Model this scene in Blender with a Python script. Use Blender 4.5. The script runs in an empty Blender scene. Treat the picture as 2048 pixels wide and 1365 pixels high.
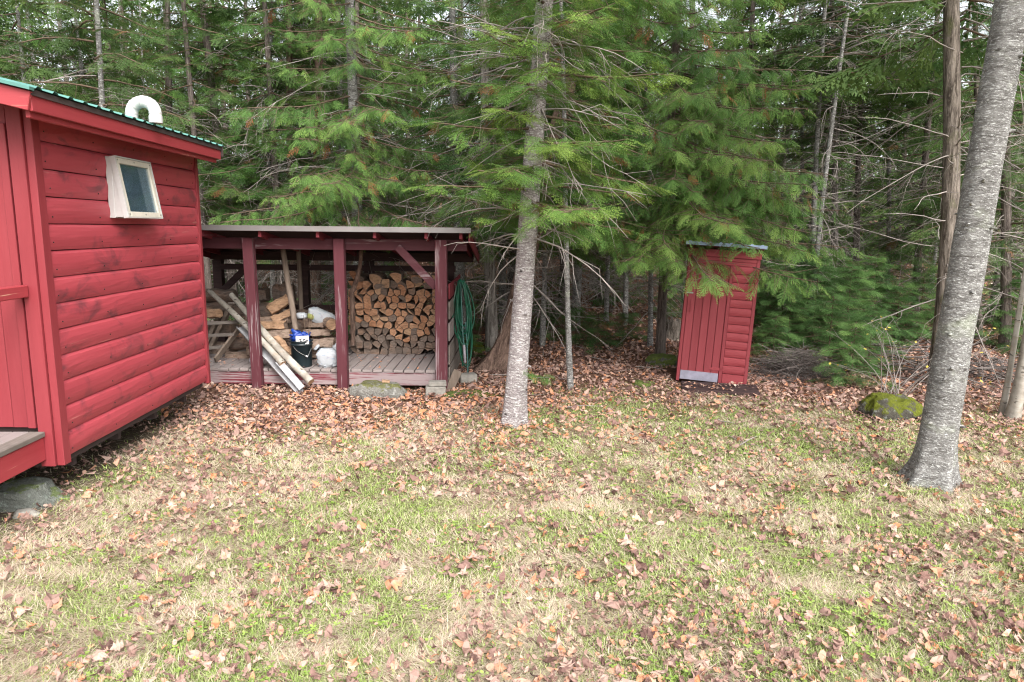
import bpy, math, random
import numpy as np
from mathutils import Vector, Matrix
from math import sin, cos, tan, pi, radians, atan2, sqrt, exp

random.seed(7)
RNG = np.random.default_rng(11)
S = bpy.context.scene
COL = S.collection

# ---------------------------------------------------------------- camera
F_PX, IW, IH = 1370.0, 2048, 1365
PITCH, ROLL, HCAM = radians(9.3), radians(0.64), 2.15
cam_data = bpy.data.cameras.new('camera')
cam_data.sensor_width = 36.0
cam_data.lens = 36.0 * F_PX / IW
cam_data.clip_start, cam_data.clip_end = 0.05, 600
cam = bpy.data.objects.new('camera', cam_data)
CAMR = Matrix.Rotation(pi / 2 - PITCH, 3, 'X') @ Matrix.Rotation(ROLL, 3, 'Z')
cam.matrix_world = Matrix.Translation((0, 0, HCAM)) @ CAMR.to_4x4()
COL.objects.link(cam)
S.camera = cam

# ---------------------------------------------------------------- world, sun, exposure
SUN_EL, SUN_ROT = radians(44), radians(158)
w = bpy.data.worlds.new('World'); S.world = w; w.use_nodes = True
wn = w.node_tree; wn.nodes.clear()
sky = wn.nodes.new('ShaderNodeTexSky'); sky.sky_type = 'NISHITA'; sky.sun_disc = False
sky.sun_elevation = SUN_EL; sky.sun_rotation = SUN_ROT
sky.air_density = 1.0; sky.dust_density = 4.0; sky.ozone_density = 1.0
hsv = wn.nodes.new('ShaderNodeHueSaturation'); hsv.inputs['Saturation'].default_value = 0.22
bg = wn.nodes.new('ShaderNodeBackground'); bg.inputs['Strength'].default_value = 0.15
wo = wn.nodes.new('ShaderNodeOutputWorld')
wn.links.new(sky.outputs[0], hsv.inputs['Color']); wn.links.new(hsv.outputs[0], bg.inputs[0]); wn.links.new(bg.outputs[0], wo.inputs[0])
sun_d = bpy.data.lights.new('sun', 'SUN'); sun_d.energy = 1.3; sun_d.angle = radians(40); sun_d.color = (1.0, 0.97, 0.93)
sun = bpy.data.objects.new('sun', sun_d)
# the overcast sky is brightest behind the camera, over the clearing
sd = Vector((sin(SUN_ROT) * cos(SUN_EL), cos(SUN_ROT) * cos(SUN_EL), sin(SUN_EL)))
sun.rotation_euler = sd.to_track_quat('Z', 'Y').to_euler(); COL.objects.link(sun)
S.view_settings.view_transform = 'Standard'; S.view_settings.look = 'None'
S.view_settings.gamma = 1.0; S.view_settings.use_curve_mapping = False
S.view_settings.exposure = 1.62
S.cycles.max_bounces = 7; S.cycles.diffuse_bounces = 4; S.cycles.glossy_bounces = 3
S.cycles.transmission_bounces = 4; S.cycles.transparent_max_bounces = 8
S.cycles.sample_clamp_indirect = 6; S.cycles.pixel_filter_type = 'BLACKMAN_HARRIS'; S.cycles.filter_width = 1.15
S.cycles.use_denoising = True; S.cycles.denoising_prefilter = 'NONE'; S.cycles.denoising_input_passes = 'RGB_ALBEDO_NORMAL'

# ---------------------------------------------------------------- geometry helpers
def ray(px, py):
    return CAMR @ Vector(((px - IW / 2) / F_PX, -(py - IH / 2) / F_PX, -1))
def at(px, py, Y):
    d = ray(px, py); return Vector((0, 0, HCAM)) + d * (Y / d.y)

def vnoise(x, y, seed=0):
    """smooth value noise, numpy arrays"""
    x = np.asarray(x, float); y = np.asarray(y, float)
    xi = np.floor(x).astype(np.int64); yi = np.floor(y).astype(np.int64)
    fx = x - xi; fy = y - yi
    fx = fx * fx * (3 - 2 * fx); fy = fy * fy * (3 - 2 * fy)
    def h(a, b):
        n = (a * 374761393 + b * 668265263 + seed * 974711) & 0x7fffffff
        n = ((n ^ (n >> 13)) * 1274126177) & 0x7fffffff
        return ((n ^ (n >> 16)) & 0xffff) / 65535.0
    return (h(xi, yi) * (1 - fx) + h(xi + 1, yi) * fx) * (1 - fy) + (h(xi, yi + 1) * (1 - fx) + h(xi + 1, yi + 1) * fx) * fy

def gh(x, y):
    """ground height"""
    x = np.asarray(x, float); y = np.asarray(y, float)
    rise = np.clip(y - 11.3, 0, None)
    z = 0.052 * rise + 0.0006 * rise ** 2 * (y < 60) + (0.0006 * 48.7 ** 2) * (y >= 60)
    z = z + 0.05 * np.clip(-x - 2, 0, 14) * np.clip((y - 11.3) / 10, 0, 1)
    forest = np.clip((y - 8.8 - 0.1 * x) / 3, 0, 1)
    z = z + (vnoise(x * 0.9, y * 0.9, 3) - 0.5) * (0.02 + 0.16 * forest)
    z = z + (vnoise(x * 2.3, y * 2.3, 5) - 0.5) * (0.02 + 0.05 * forest)
    z = z + (vnoise(x * 0.25, y * 0.25, 9) - 0.5) * 0.5 * np.clip((y - 13) / 8, 0, 1)
    return z
def g1(x, y): return float(gh(x, y))
def ground_at(px, py):
    d = ray(px, py); o = Vector((0, 0, HCAM)); t = 2.0
    while t < 120:
        p = o + d * t
        if p.z <= g1(p.x, p.y): return p
        t += 0.02
    return o + d * t

def tag(o, label=None, cat=None, group=None, kind=None):
    if label: o['label'] = label
    if cat: o['category'] = cat
    if group: o['group'] = group
    if kind: o['kind'] = kind
    return o
def empty(name, loc=(0, 0, 0), rot=(0, 0, 0)):
    o = bpy.data.objects.new(name, None); o.empty_display_size = 0.1
    o.location = loc; o.rotation_euler = rot; COL.objects.link(o); return o
def link_mesh(name, me, parent=None, loc=None, rot=None):
    o = bpy.data.objects.new(name, me); COL.objects.link(o)
    if parent: o.parent = parent
    if loc is not None: o.location = loc
    if rot is not None: o.rotation_euler = rot
    return o

class MB:
    def __init__(s): s.v = []; s.f = []; s.m = []; s.sm = []
    def add(s, vs, fs, m=0, smooth=False):
        b = len(s.v); s.v.extend([tuple(v) for v in vs])
        for f in fs: s.f.append(tuple(i + b for i in f)); s.m.append(m); s.sm.append(smooth)
    def box(s, x0, x1, y0, y1, z0, z1, m=0, M=None, c=0.0):
        if c <= 0:
            vs = [Vector((x, y, z)) for z in (z0, z1) for y in (y0, y1) for x in (x0, x1)]
            fs = [(0, 2, 3, 1), (4, 5, 7, 6), (0, 1, 5, 4), (2, 6, 7, 3), (0, 4, 6, 2), (1, 3, 7, 5)]
        else:   # chamfered on all edges
            cx, cy, cz = (x0 + x1) / 2, (y0 + y1) / 2, (z0 + z1) / 2
            hx, hy, hz = abs(x1 - x0) / 2, abs(y1 - y0) / 2, abs(z1 - z0) / 2
            c = min(c, hx * .45, hy * .45, hz * .45); vs = []; idx = {}
            for sx in (-1, 1):
                for sy in (-1, 1):
                    for sz in (-1, 1):
                        for a in range(3):
                            p = [hx - c, hy - c, hz - c]; p[a] += c
                            idx[(sx, sy, sz, a)] = len(vs)
                            vs.append(Vector((cx + sx * p[0], cy + sy * p[1], cz + sz * p[2])))
            fs = []
            for a in range(3):
                b_, c_ = [(1, 2), (0, 2), (0, 1)][a]
                for sg in (-1, 1):
                    q = []
                    for (u, v_) in ((-1, -1), (1, -1), (1, 1), (-1, 1)):
                        k = [0, 0, 0]; k[a] = sg; k[b_] = u; k[c_] = v_; q.append(idx[(*k, a)])
                    fs.append(tuple(q))
                for u in (-1, 1):
                    for v_ in (-1, 1):
                        q = []
                        for (sg, ax) in ((-1, b_), (1, b_), (1, c_), (-1, c_)):
                            k = [0, 0, 0]; k[a] = sg; k[b_] = u; k[c_] = v_; q.append(idx[(*k, ax)])
                        fs.append(tuple(q))
            for sx in (-1, 1):
                for sy in (-1, 1):
                    for sz in (-1, 1):
                        fs.append(tuple(idx[(sx, sy, sz, a)] for a in range(3)))
        if M is not None: vs = [M @ v for v in vs]
        s.add(vs, fs, m)
    def bar(s, p, q, wd, ht, m=0, up=(0, 0, 1), c=0.0):
        """box from p to q, width wd (sideways), height ht (along up)"""
        p = Vector(p); q = Vector(q); d = q - p; L = d.length; d.normalize()
        up = Vector(up); sd_ = d.cross(up)
        if sd_.length < 1e-4: sd_ = d.cross(Vector((0, 1, 0)))
        sd_.normalize(); u = sd_.cross(d)
        M = Matrix((( d.x, sd_.x, u.x, p.x), (d.y, sd_.y, u.y, p.y), (d.z, sd_.z, u.z, p.z), (0, 0, 0, 1)))
        s.box(0, L, -wd / 2, wd / 2, -ht / 2, ht / 2, m, M, c)
    def tube(s, pts, rad, n=8, m=0, cap=True, smooth=True, capm=None, squash=None):
        pts = [Vector(p) for p in pts]; k = len(pts)
        if not hasattr(rad, '__len__'): rad = [rad] * k
        rings = []; ref = None
        for i, p in enumerate(pts):
            t = (pts[min(i + 1, k - 1)] - pts[max(i - 1, 0)]).normalized()
            if ref is None: ref = t.cross(Vector((0.3, 0.9, 0.2))).normalized()
            ref = (ref - t * ref.dot(t)).normalized(); b = t.cross(ref)
            rings.append([p + (ref * cos(2 * pi * j / n) + b * sin(2 * pi * j / n)) * rad[i] for j in range(n)])
        vs = [v for r in rings for v in r]
        fs = [(i * n + j, i * n + (j + 1) % n, (i + 1) * n + (j + 1) % n, (i + 1) * n + j) for i in range(k - 1) for j in range(n)]
        s.add(vs, fs, m, smooth)
        if cap:
            cm = m if capm is None else capm
            s.add(rings[0], [tuple(range(n))[::-1]], cm); s.add(rings[-1], [tuple(range(n))], cm)
    def prism(s, poly, p, axis, m=0, capm=None, up=(0, 0, 1)):
        """poly (u,v) polygon extruded from p by vector axis"""
        p = Vector(p); a = Vector(axis); d = a.normalized(); up = Vector(up)
        sd_ = d.cross(up); sd_ = sd_.normalized() if sd_.length > 1e-4 else Vector((1, 0, 0)); u = sd_.cross(d)
        n = len(poly)
        A = [p + sd_ * x + u * y for x, y in poly]; B = [v + a for v in A]
        s.add(A + B, [(i, (i + 1) % n, n + (i + 1) % n, n + i) for i in range(n)], m)
        s.add(A, [tuple(range(n))[::-1]], m if capm is None else capm); s.add(B, [tuple(range(n))], m if capm is None else capm)
    def mesh(s, name, mats):
        me = bpy.data.meshes.new(name); me.from_pydata(s.v, [], s.f)
        for mm in (mats if isinstance(mats, (list, tuple)) else [mats]): me.materials.append(mm)
        me.polygons.foreach_set('material_index', s.m); me.polygons.foreach_set('use_smooth', s.sm); me.update()
        return me
    def build(s, name, mats, parent=None, loc=None, rot=None):
        return link_mesh(name, s.mesh(name, mats), parent, loc, rot)

def tri_mesh(name, V, mats, tint=None, midx=None, tint2=None):
    """V (n*3,3) array of loose triangles"""
    V = np.ascontiguousarray(V, dtype=np.float32).reshape(-1, 3); n = len(V); nf = n // 3
    me = bpy.data.meshes.new(name)
    me.vertices.add(n); me.vertices.foreach_set('co', V.ravel())
    me.loops.add(n); me.loops.foreach_set('vertex_index', np.arange(n, dtype=np.int32))
    me.polygons.add(nf); me.polygons.foreach_set('loop_start', np.arange(0, n, 3, dtype=np.int32))
    for mm in (mats if isinstance(mats, (list, tuple)) else [mats]): me.materials.append(mm)
    if midx is not None: me.polygons.foreach_set('material_index', np.asarray(midx, dtype=np.int32))
    me.update()
    for nm, t in (('tint', tint), ('tint2', tint2)):
        if t is not None:
            a = me.attributes.new(nm, 'FLOAT', 'FACE'); a.data.foreach_set('value', np.asarray(t, dtype=np.float32))
    return me

# ---------------------------------------------------------------- materials
class NT:
    def __init__(s, name):
        s.mat = bpy.data.materials.new(name); s.mat.use_nodes = True
        s.t = s.mat.node_tree; s.t.nodes.clear(); s.out = s.t.nodes.new('ShaderNodeOutputMaterial')
    def n(s, typ, ins=None, **pr):
        nd = s.t.nodes.new('ShaderNode' + typ)
        for k, v in pr.items(): setattr(nd, k, v)
        for k, v in (ins or {}).items():
            if isinstance(v, bpy.types.NodeSocket): s.t.links.new(v, nd.inputs[k])
            else: nd.inputs[k].default_value = v
        return nd
    def coord(s, scale=(1, 1, 1), kind='Object', rnd=False):
        tc = s.n('TexCoord'); src = tc.outputs[kind]
        if rnd:
            oi = s.n('ObjectInfo'); mul = s.n('VectorMath', {0: (37.0, 53.0, 71.0)}, operation='SCALE'); s.t.links.new(oi.outputs['Random'], mul.inputs['Scale'])
            src = s.n('VectorMath', {0: src, 1: mul.outputs[0]}, operation='ADD').outputs[0]
        return s.n('Mapping', {'Vector': src, 'Scale': scale}).outputs[0]
    def noise(s, vec, scale, detail=4, rough=.6, dist=0.0):
        return s.n('TexNoise', {'Vector': vec, 'Scale': scale, 'Detail': detail, 'Roughness': rough, 'Distortion': dist}).outputs['Fac']
    def ramp(s, fac, stops, interp='LINEAR'):
        r = s.n('ValToRGB', {'Fac': fac}); cr = r.color_ramp; cr.interpolation = interp
        while len(cr.elements) < len(stops): cr.elements.new(0.5)
        for e, (p, c) in zip(cr.elements, stops):
            e.position = p; e.color = (*c, 1) if hasattr(c, '__len__') else (c, c, c, 1)
        return r.outputs[0]
    def mix(s, f, a, b, blend='MIX'):
        m = s.n('Mix', data_type='RGBA', blend_type=blend)
        for k, v in ((0, f), (6, a), (7, b)):
            if isinstance(v, bpy.types.NodeSocket): s.t.links.new(v, m.inputs[k])
            else: m.inputs[k].default_value = (*v, 1) if hasattr(v, '__len__') else v
        return m.outputs[2]
    def math(s, op, a, b=0.0):
        return s.n('Math', {0: a, 1: b}, operation=op).outputs[0]
    def bump(s, h, strength=.4, dist=.01):
        return s.n('Bump', {'Height': h, 'Strength': strength, 'Distance': dist}).outputs[0]
    def principled(s, col, rough=.8, normal=None, spec=.3, metal=0.0, **k):
        ins = {'Base Color': col if isinstance(col, bpy.types.NodeSocket) else (*col, 1), 'Roughness': rough, 'Specular IOR Level': spec, 'Metallic': metal}
        if normal is not None: ins['Normal'] = normal
        ins.update(k); p = s.n('BsdfPrincipled', ins); s.t.links.new(p.outputs[0], s.out.inputs[0]); return s.mat

def wood_paint(name, paint, wood, wear=.62, axis=1, dark=.5, rough=.6, darkamt=.62, hue=(1, 1, 1)):
    """painted timber: grain along axis, knots, stains and places where the paint has gone"""
    t = NT(name); sc = [9, 9, 9]; sc[axis] = 0.8; sc2 = [60, 60, 60]; sc2[axis] = 2.0; sc3 = [4.5, 4.5, 4.5]; sc3[axis] = 2.8
    a = t.noise(t.coord(tuple(sc), rnd=True), 1, 5, .65, .3); g = t.noise(t.coord(tuple(sc2), rnd=True), 1, 3, .6)
    k = t.noise(t.coord(tuple(sc3), rnd=True), 1.0, 4, .6, .8); big = t.noise(t.coord((1.1, 1.1, 1.1), rnd=True), 1, 4, .6)
    oi = t.n('ObjectInfo').outputs['Random']
    c = t.mix(t.ramp(a, [(.3, 0), (.75, 1)]), paint, tuple(min(1, p * 1.22 + .012) for p in paint))
    c = t.mix(t.math('MULTIPLY', t.ramp(big, [(.35, 0), (.7, 1)]), .35), c, tuple(p * .72 for p in paint))
    c = t.mix(t.math('MULTIPLY', t.ramp(k, [(darkamt, 0), (darkamt + .17, 1)]), dark), c, (paint[0] * .2, paint[1] * .5 + .004, paint[2] * .5 + .004))
    c = t.mix(t.math('MULTIPLY', oi, .22), c, tuple(p * .75 for p in paint))
    wm = t.math('ADD', t.math('MULTIPLY', a, .6), t.math('MULTIPLY', g, .4))
    c = t.mix(t.ramp(wm, [(wear, 0), (wear + .05, 1)]), c, wood)
    return t.principled(c, rough, t.bump(t.math('ADD', t.math('MULTIPLY', g, .5), a), .35, .006), .35)

def grey_wood(name, c1=(.24, .21, .185), c2=(.11, .092, .08), axis=1, rough=.85):
    t = NT(name); sc = [14, 14, 14]; sc[axis] = .9; sc2 = [80, 80, 80]; sc2[axis] = 2
    a = t.noise(t.coord(tuple(sc), rnd=True), 1, 5, .65, .4); g = t.noise(t.coord(tuple(sc2), rnd=True), 1, 3)
    big = t.noise(t.coord((2, 2, 2), rnd=True), 1, 4)
    c = t.mix(t.ramp(a, [(.3, 0), (.7, 1)]), c2, c1); c = t.mix(t.math('MULTIPLY', g, .5), c, c2)
    c = t.mix(t.ramp(big, [(.55, 0), (.7, .5)]), c, tuple(v * .5 for v in c2))
    return t.principled(c, rough, t.bump(t.math('ADD', a, g), .5, .006), .2)

MAT = {}
MAT['siding'] = wood_paint('red_siding_paint', (.33, .044, .058), (.42, .17, .15), .62, 1, .72, .5, .53)
MAT['trim_y'] = wood_paint('red_trim_paint_y', (.26, .028, .035), (.50, .27, .19), .62, 1, .35, .58, .7)
MAT['trim_x'] = wood_paint('red_trim_paint_x', (.26, .028, .035), (.50, .27, .19), .62, 0, .35, .58, .7)
MAT['trim_z'] = wood_paint('red_trim_paint_z', (.20, .021, .028), (.46, .24, .17), .64, 2, .35, .58, .7)
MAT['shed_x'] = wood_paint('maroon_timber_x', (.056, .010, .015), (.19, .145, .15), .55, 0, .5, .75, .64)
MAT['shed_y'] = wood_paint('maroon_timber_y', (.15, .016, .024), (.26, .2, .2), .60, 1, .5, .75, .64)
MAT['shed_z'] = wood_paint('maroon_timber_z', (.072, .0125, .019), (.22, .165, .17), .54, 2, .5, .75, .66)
MAT['rim'] = wood_paint('worn_maroon_rim', (.13, .02, .03), (.25, .195, .195), .45, 0, .3, .85, .7)
MAT['outhouse_z'] = wood_paint('outhouse_red_z', (.165, .018, .024), (.22, .15, .10), .70, 2, .5, .7, .7)
MAT['outhouse_x'] = wood_paint('outhouse_red_x', (.185, .02, .026), (.36, .20, .16), .70, 0, .5, .7, .68)
MAT['deck'] = wood_paint('worn_deck_board', (.22, .185, .175), (.16, .035, .045), .62, 1, .3, .9, .7)
MAT['grey_y'] = grey_wood('weathered_wood_y', axis=1)
MAT['grey_x'] = grey_wood('weathered_wood_x', axis=0)
MAT['grey_z'] = grey_wood('weathered_wood_z', (.25, .2, .16), (.12, .09, .07), axis=2)
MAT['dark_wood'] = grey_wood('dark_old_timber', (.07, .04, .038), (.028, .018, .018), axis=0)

def plain(name, col, rough=.6, metal=0.0, var=.15, scale=6, bump=.1, spec=.4, **k):
    t = NT(name); a = t.noise(t.coord(), scale, 5, .6)
    c = t.mix(t.ramp(a, [(.3, 0), (.7, 1)]), tuple(v * (1 - var) for v in col), tuple(min(1, v * (1 + var)) for v in col))
    return t.principled(c, rough, t.bump(t.noise(t.coord(), scale * 8, 3), bump, .004), spec, metal, **k)
MAT['green_metal'] = plain('green_painted_metal', (.075, .19, .165), .5, .0, .2, 5)
MAT['drip'] = plain('dull_drip_edge_metal', (.22, .205, .20), .42, .5, .12, 3)
MAT['blue_metal'] = plain('blue_grey_sheet_metal', (.17, .22, .29), .45, .4, .2, 4)
MAT['kick'] = plain('dull_kick_plate', (.22, .21, .26), .5, .4, .25, 9)
MAT['cream'] = plain('cream_window_paint', (.50, .46, .39), .5, .0, .1, 14, .15)
MAT['white'] = plain('white_paint', (.42, .41, .40), .45, .0, .07, 9)
MAT['pvc'] = plain('white_duct_plastic', (.50, .50, .48), .38, .0, .06, 12, .1)
MAT['interior'] = plain('blue_grey_screen', (.27, .33, .38), .9)
MAT['curtain'] = plain('white_net_curtain', (.68, .70, .72), .9)
MAT['underside'] = plain('dark_underside_boards', (.045, .03, .028), .95)
MAT['bucket'] = plain('black_pail_plastic', (.008, .015, .018), .42, 0, .4, 8, .1)
MAT['wire'] = plain('galvanised_wire', (.22, .22, .21), .4, .8)
MAT['mesh_wire'] = plain('dark_netting_wire', (.10, .11, .09), .6, .3)
MAT['blue'] = plain('blue_plastic_bag', (.008, .04, .24), .35, 0, .4, 18, .4)
MAT['yellowish'] = plain('yellow_printed_plastic', (.22, .23, .07), .5, 0, .3, 12)
MAT['hose'] = plain('green_hose_rubber', (.007, .075, .042), .38, 0, .35, 7, .1)
MAT['hose2'] = plain('pale_teal_hose', (.05, .12, .11), .4, 0, .2, 7, .1)
MAT['nozzle'] = plain('grey_nozzle', (.24, .22, .24), .5)
MAT['ink'] = plain('black_ink', (.015, .015, .02), .7)
MAT['gutter'] = plain('white_vinyl_gutter', (.30, .30, .31), .4, 0, .2, 6, .1)
MAT['concrete'] = plain('concrete_block', (.22, .205, .18), .95, 0, .3, 14, .7)

def glass_mat():
    t = NT('window_glass'); tr = t.n('BsdfTransparent', {'Color': (.86, .92, .95, 1)}); gl = t.n('BsdfGlossy', {'Color': (.9, .95, 1, 1), 'Roughness': .06})
    fr = t.n('Fresnel', {'IOR': 1.7}); f = t.math('MULTIPLY', fr.outputs[0], .7)
    m = t.n('MixShader', {0: f, 1: tr.outputs[0], 2: gl.outputs[0]}); t.t.links.new(m.outputs[0], t.out.inputs[0]); return t.mat
MAT['glass'] = glass_mat()

def bag_mat():
    t = NT('white_woven_bag'); n1 = t.noise(t.coord((14, 14, 34)), 1, 3); n2 = t.noise(t.coord((5, 5, 5)), 1.3, 4)
    c = t.mix(t.ramp(n1, [(.60, 0), (.64, .55)]), (.36, .38, .40), (.17, .25, .36))
    c = t.mix(t.ramp(n2, [(.62, 0), (.68, .4)]), c, (.36, .20, .19))
    return t.principled(c, .5, t.bump(t.noise(t.coord(), 16, 4), .5, .012), .4)
MAT['bag'] = bag_mat()

# bark
def bark_fir(name, base=(.27, .262, .25), light=(.60, .60, .575), dark=(.09, .082, .076), lich=(.42, .46, .34), fl=.56):
    t = NT(name); cz = t.coord((5, 5, 17), rnd=True)
    a = t.noise(cz, 1.1, 6, .68, .5); b = t.noise(t.coord((11, 11, 42), rnd=True), 1.5, 5, .72, .6)
    c_ = t.noise(t.coord((2.2, 2.2, 3), rnd=True), 1, 4); f = t.noise(t.coord((40, 40, 80), rnd=True), 1, 3, .7)
    spots = t.n('TexVoronoi', {'Vector': t.coord((9, 9, 15), rnd=True), 'Scale': 1.0, 'Randomness': 1.0}).outputs['Distance']
    c = t.mix(t.ramp(a, [(.32, 0), (.66, 1)]), dark, base)
    sp_ = t.noise(t.coord((26, 26, 70), rnd=True), 1.2, 4, .75, .5)
    c = t.mix(t.ramp(b, [(fl, 0), (fl + .12, .9)]), c, light); c = t.mix(t.ramp(sp_, [(.54, 0), (.64, .8)]), c, light)
    pk = t.n('TexVoronoi', {'Vector': t.coord((3.2, 3.2, 4.5), rnd=True), 'Scale': 1.0}).outputs['Distance']; c = t.mix(t.ramp(pk, [(.03, .95), (.10, 0)]), c, (.03, .022, .02))
    c = t.mix(t.ramp(f, [(.5, 0), (.72, .65)]), c, dark)
    c = t.mix(t.ramp(c_, [(.58, 0), (.72, .45)]), c, lich)
    c = t.mix(t.ramp(spots, [(.04, .75), (.13, 0)]), c, (.60, .60, .57))
    h = t.math('ADD', t.math('ADD', a, b), t.math('MULTIPLY', f, .7))
    return t.principled(c, .9, t.bump(h, 1.0, .022), .15)
MAT['bark_fir'] = bark_fir('grey_fir_bark')
MAT['bark_fir2'] = bark_fir('pink_grey_fir_bark', (.34, .305, .30), (.68, .66, .64), (.17, .14, .14), fl=.53)
def bark_birch(name):
    t = NT(name); a = t.noise(t.coord((8, 8, 20), rnd=True), 1, 4, .6, .4); b = t.noise(t.coord((3, 3, 3), rnd=True), 1.5, 4)
    m = t.noise(t.coord((11, 11, 26), rnd=True), 1, 3, .6)
    c = t.mix(t.ramp(b, [(.35, 0), (.65, 1)]), (.20, .175, .145), (.38, .355, .31)); c = t.mix(t.ramp(a, [(.56, 0), (.66, .6)]), c, (.28, .22, .16)); c = t.mix(t.ramp(m, [(.62, 0), (.66, .85)]), c, (.07, .055, .045))
    return t.principled(c, .8, t.bump(t.math('ADD', a, m), .6, .008), .2)
MAT['bark_birch'] = bark_birch('pale_birch_bark')
def bark_rough(name, hi=(.20, .165, .135), lo=(.045, .034, .028), moss=.6):
    t = NT(name); a = t.noise(t.coord((22, 22, 2.6), rnd=True), 1, 5, .7, .7); b = t.noise(t.coord((6, 6, 3), rnd=True), 1, 5)
    f = t.noise(t.coord((60, 60, 20), rnd=True), 1, 3)
    c = t.mix(t.ramp(a, [(.38, 0), (.62, 1)]), lo, hi)
    c = t.mix(t.ramp(b, [(moss, 0), (moss + .12, .65)]), c, (.075, .085, .03))
    c = t.mix(t.ramp(f, [(.55, 0), (.75, .5)]), c, tuple(min(1, v * 1.7) for v in hi))
    return t.principled(c, .95, t.bump(t.math('ADD', a, t.math('MULTIPLY', f, .4)), 1.0, .025), .1)
MAT['bark_rough'] = bark_rough('furrowed_brown_bark', (.23, .195, .165), (.05, .04, .032), .56)
MAT['bark_cedar'] = bark_rough('stringy_cedar_bark', (.20, .135, .105), (.06, .038, .03), .72)
MAT['bark_grey'] = bark_rough('scaly_grey_bark', (.30, .275, .25), (.085, .072, .062), .66)
MAT['bark_dark'] = bark_rough('dark_conifer_bark', (.19, .16, .14), (.065, .052, .046), .64)
MAT['twig'] = plain('dead_grey_twig', (.24, .21, .19), .9, 0, .45, 3)
MAT['twig_dark'] = plain('dim_brush_twig', (.13, .11, .10), .9, 0, .5, 3)
MAT['limb'] = plain('brown_living_twig', (.11, .075, .05), .9, 0, .35, 3)

def leafy(name, stops, rough=.6, trans=.35, rnd=.25):
    """thin foliage: colour from a per-face tint value shifted per plant"""
    t = NT(name); a = t.n('Attribute', attribute_name='tint').outputs['Fac']
    oi = t.n('ObjectInfo').outputs['Random']
    cl = t.noise(t.coord((1, 1, 1), kind='Object', rnd=True), 1.6, 3)
    f = t.math('ADD', a, t.math('MULTIPLY', t.math('SUBTRACT', oi, .5), rnd)); f = t.math('ADD', f, t.math('MULTIPLY', t.math('SUBTRACT', cl, .5), .35))
    big = t.math('GREATER_THAN', a, .965)
    f = t.math('MAXIMUM', t.math('MINIMUM', f, .93), t.math('MULTIPLY', big, 1.0))
    c = t.ramp(f, stops)
    d = t.n('BsdfPrincipled', {'Base Color': c, 'Roughness': rough, 'Specular IOR Level': .2}); tl = t.n('BsdfTranslucent', {'Color': c})
    m = t.n('MixShader', {0: trans, 1: d.outputs[0], 2: tl.outputs[0]}); t.t.links.new(m.outputs[0], t.out.inputs[0]); return t.mat
MAT['fir'] = leafy('fir_needles', [(0, (.026, .056, .018)), (.35, (.055, .125, .030)), (.7, (.105, .20, .042)), (.93, (.20, .30, .06)), (1, (.20, .085, .04))])
MAT['cedar'] = leafy('cedar_sprays', [(0, (.032, .066, .024)), (.35, (.066, .145, .038)), (.7, (.125, .23, .052)), (.93, (.21, .31, .075)), (1, (.30, .12, .055))])
MAT['hemlock'] = leafy('dark_hemlock_needles', [(0, (.030, .056, .022)), (.4, (.060, .112, .034)), (.8, (.115, .185, .050)), (.93, (.16, .235, .065)), (1, (.26, .13, .06))])
MAT['sapling'] = leafy('young_fir_needles', [(0, (.035, .07, .026)), (.4, (.07, .145, .045)), (.8, (.12, .225, .065)), (.93, (.17, .28, .08)), (1, (.22, .13, .05))])
MAT['yellow_leaf'] = leafy('yellow_leaves', [(0, (.45, .38, .06)), (.5, (.62, .52, .12)), (.9, (.6, .42, .1)), (1, (.5, .3, .1))], rnd=0)
MAT['fallen'] = leafy('dry_fallen_leaves', [(0, (.11, .062, .052)), (.22, (.20, .115, .095)), (.45, (.31, .20, .165)), (.62, (.44, .31, .25)), (.76, (.46, .19, .09)), (.9, (.58, .44, .35)), (1, (.70, .63, .55))], .75, .12, .12)
MAT['grass'] = None

def grass_mat():
    t = NT('grass_blades'); a = t.n('Attribute', attribute_name='tint').outputs['Fac']; b = t.n('Attribute', attribute_name='tint2').outputs['Fac']
    straw = t.ramp(b, [(0, (.30, .21, .155)), (.5, (.60, .48, .385)), (1, (.78, .67, .55))])
    green = t.ramp(b, [(0, (.10, .16, .03)), (.5, (.23, .34, .07)), (1, (.38, .50, .13))])
    c = t.mix(a, straw, green)
    d = t.n('BsdfDiffuse', {'Color': c}); tl = t.n('BsdfTranslucent', {'Color': c})
    m = t.n('MixShader', {0: .3, 1: d.outputs[0], 2: tl.outputs[0]}); t.t.links.new(m.outputs[0], t.out.inputs[0]); return t.mat
MAT['grass'] = grass_mat()

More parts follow.
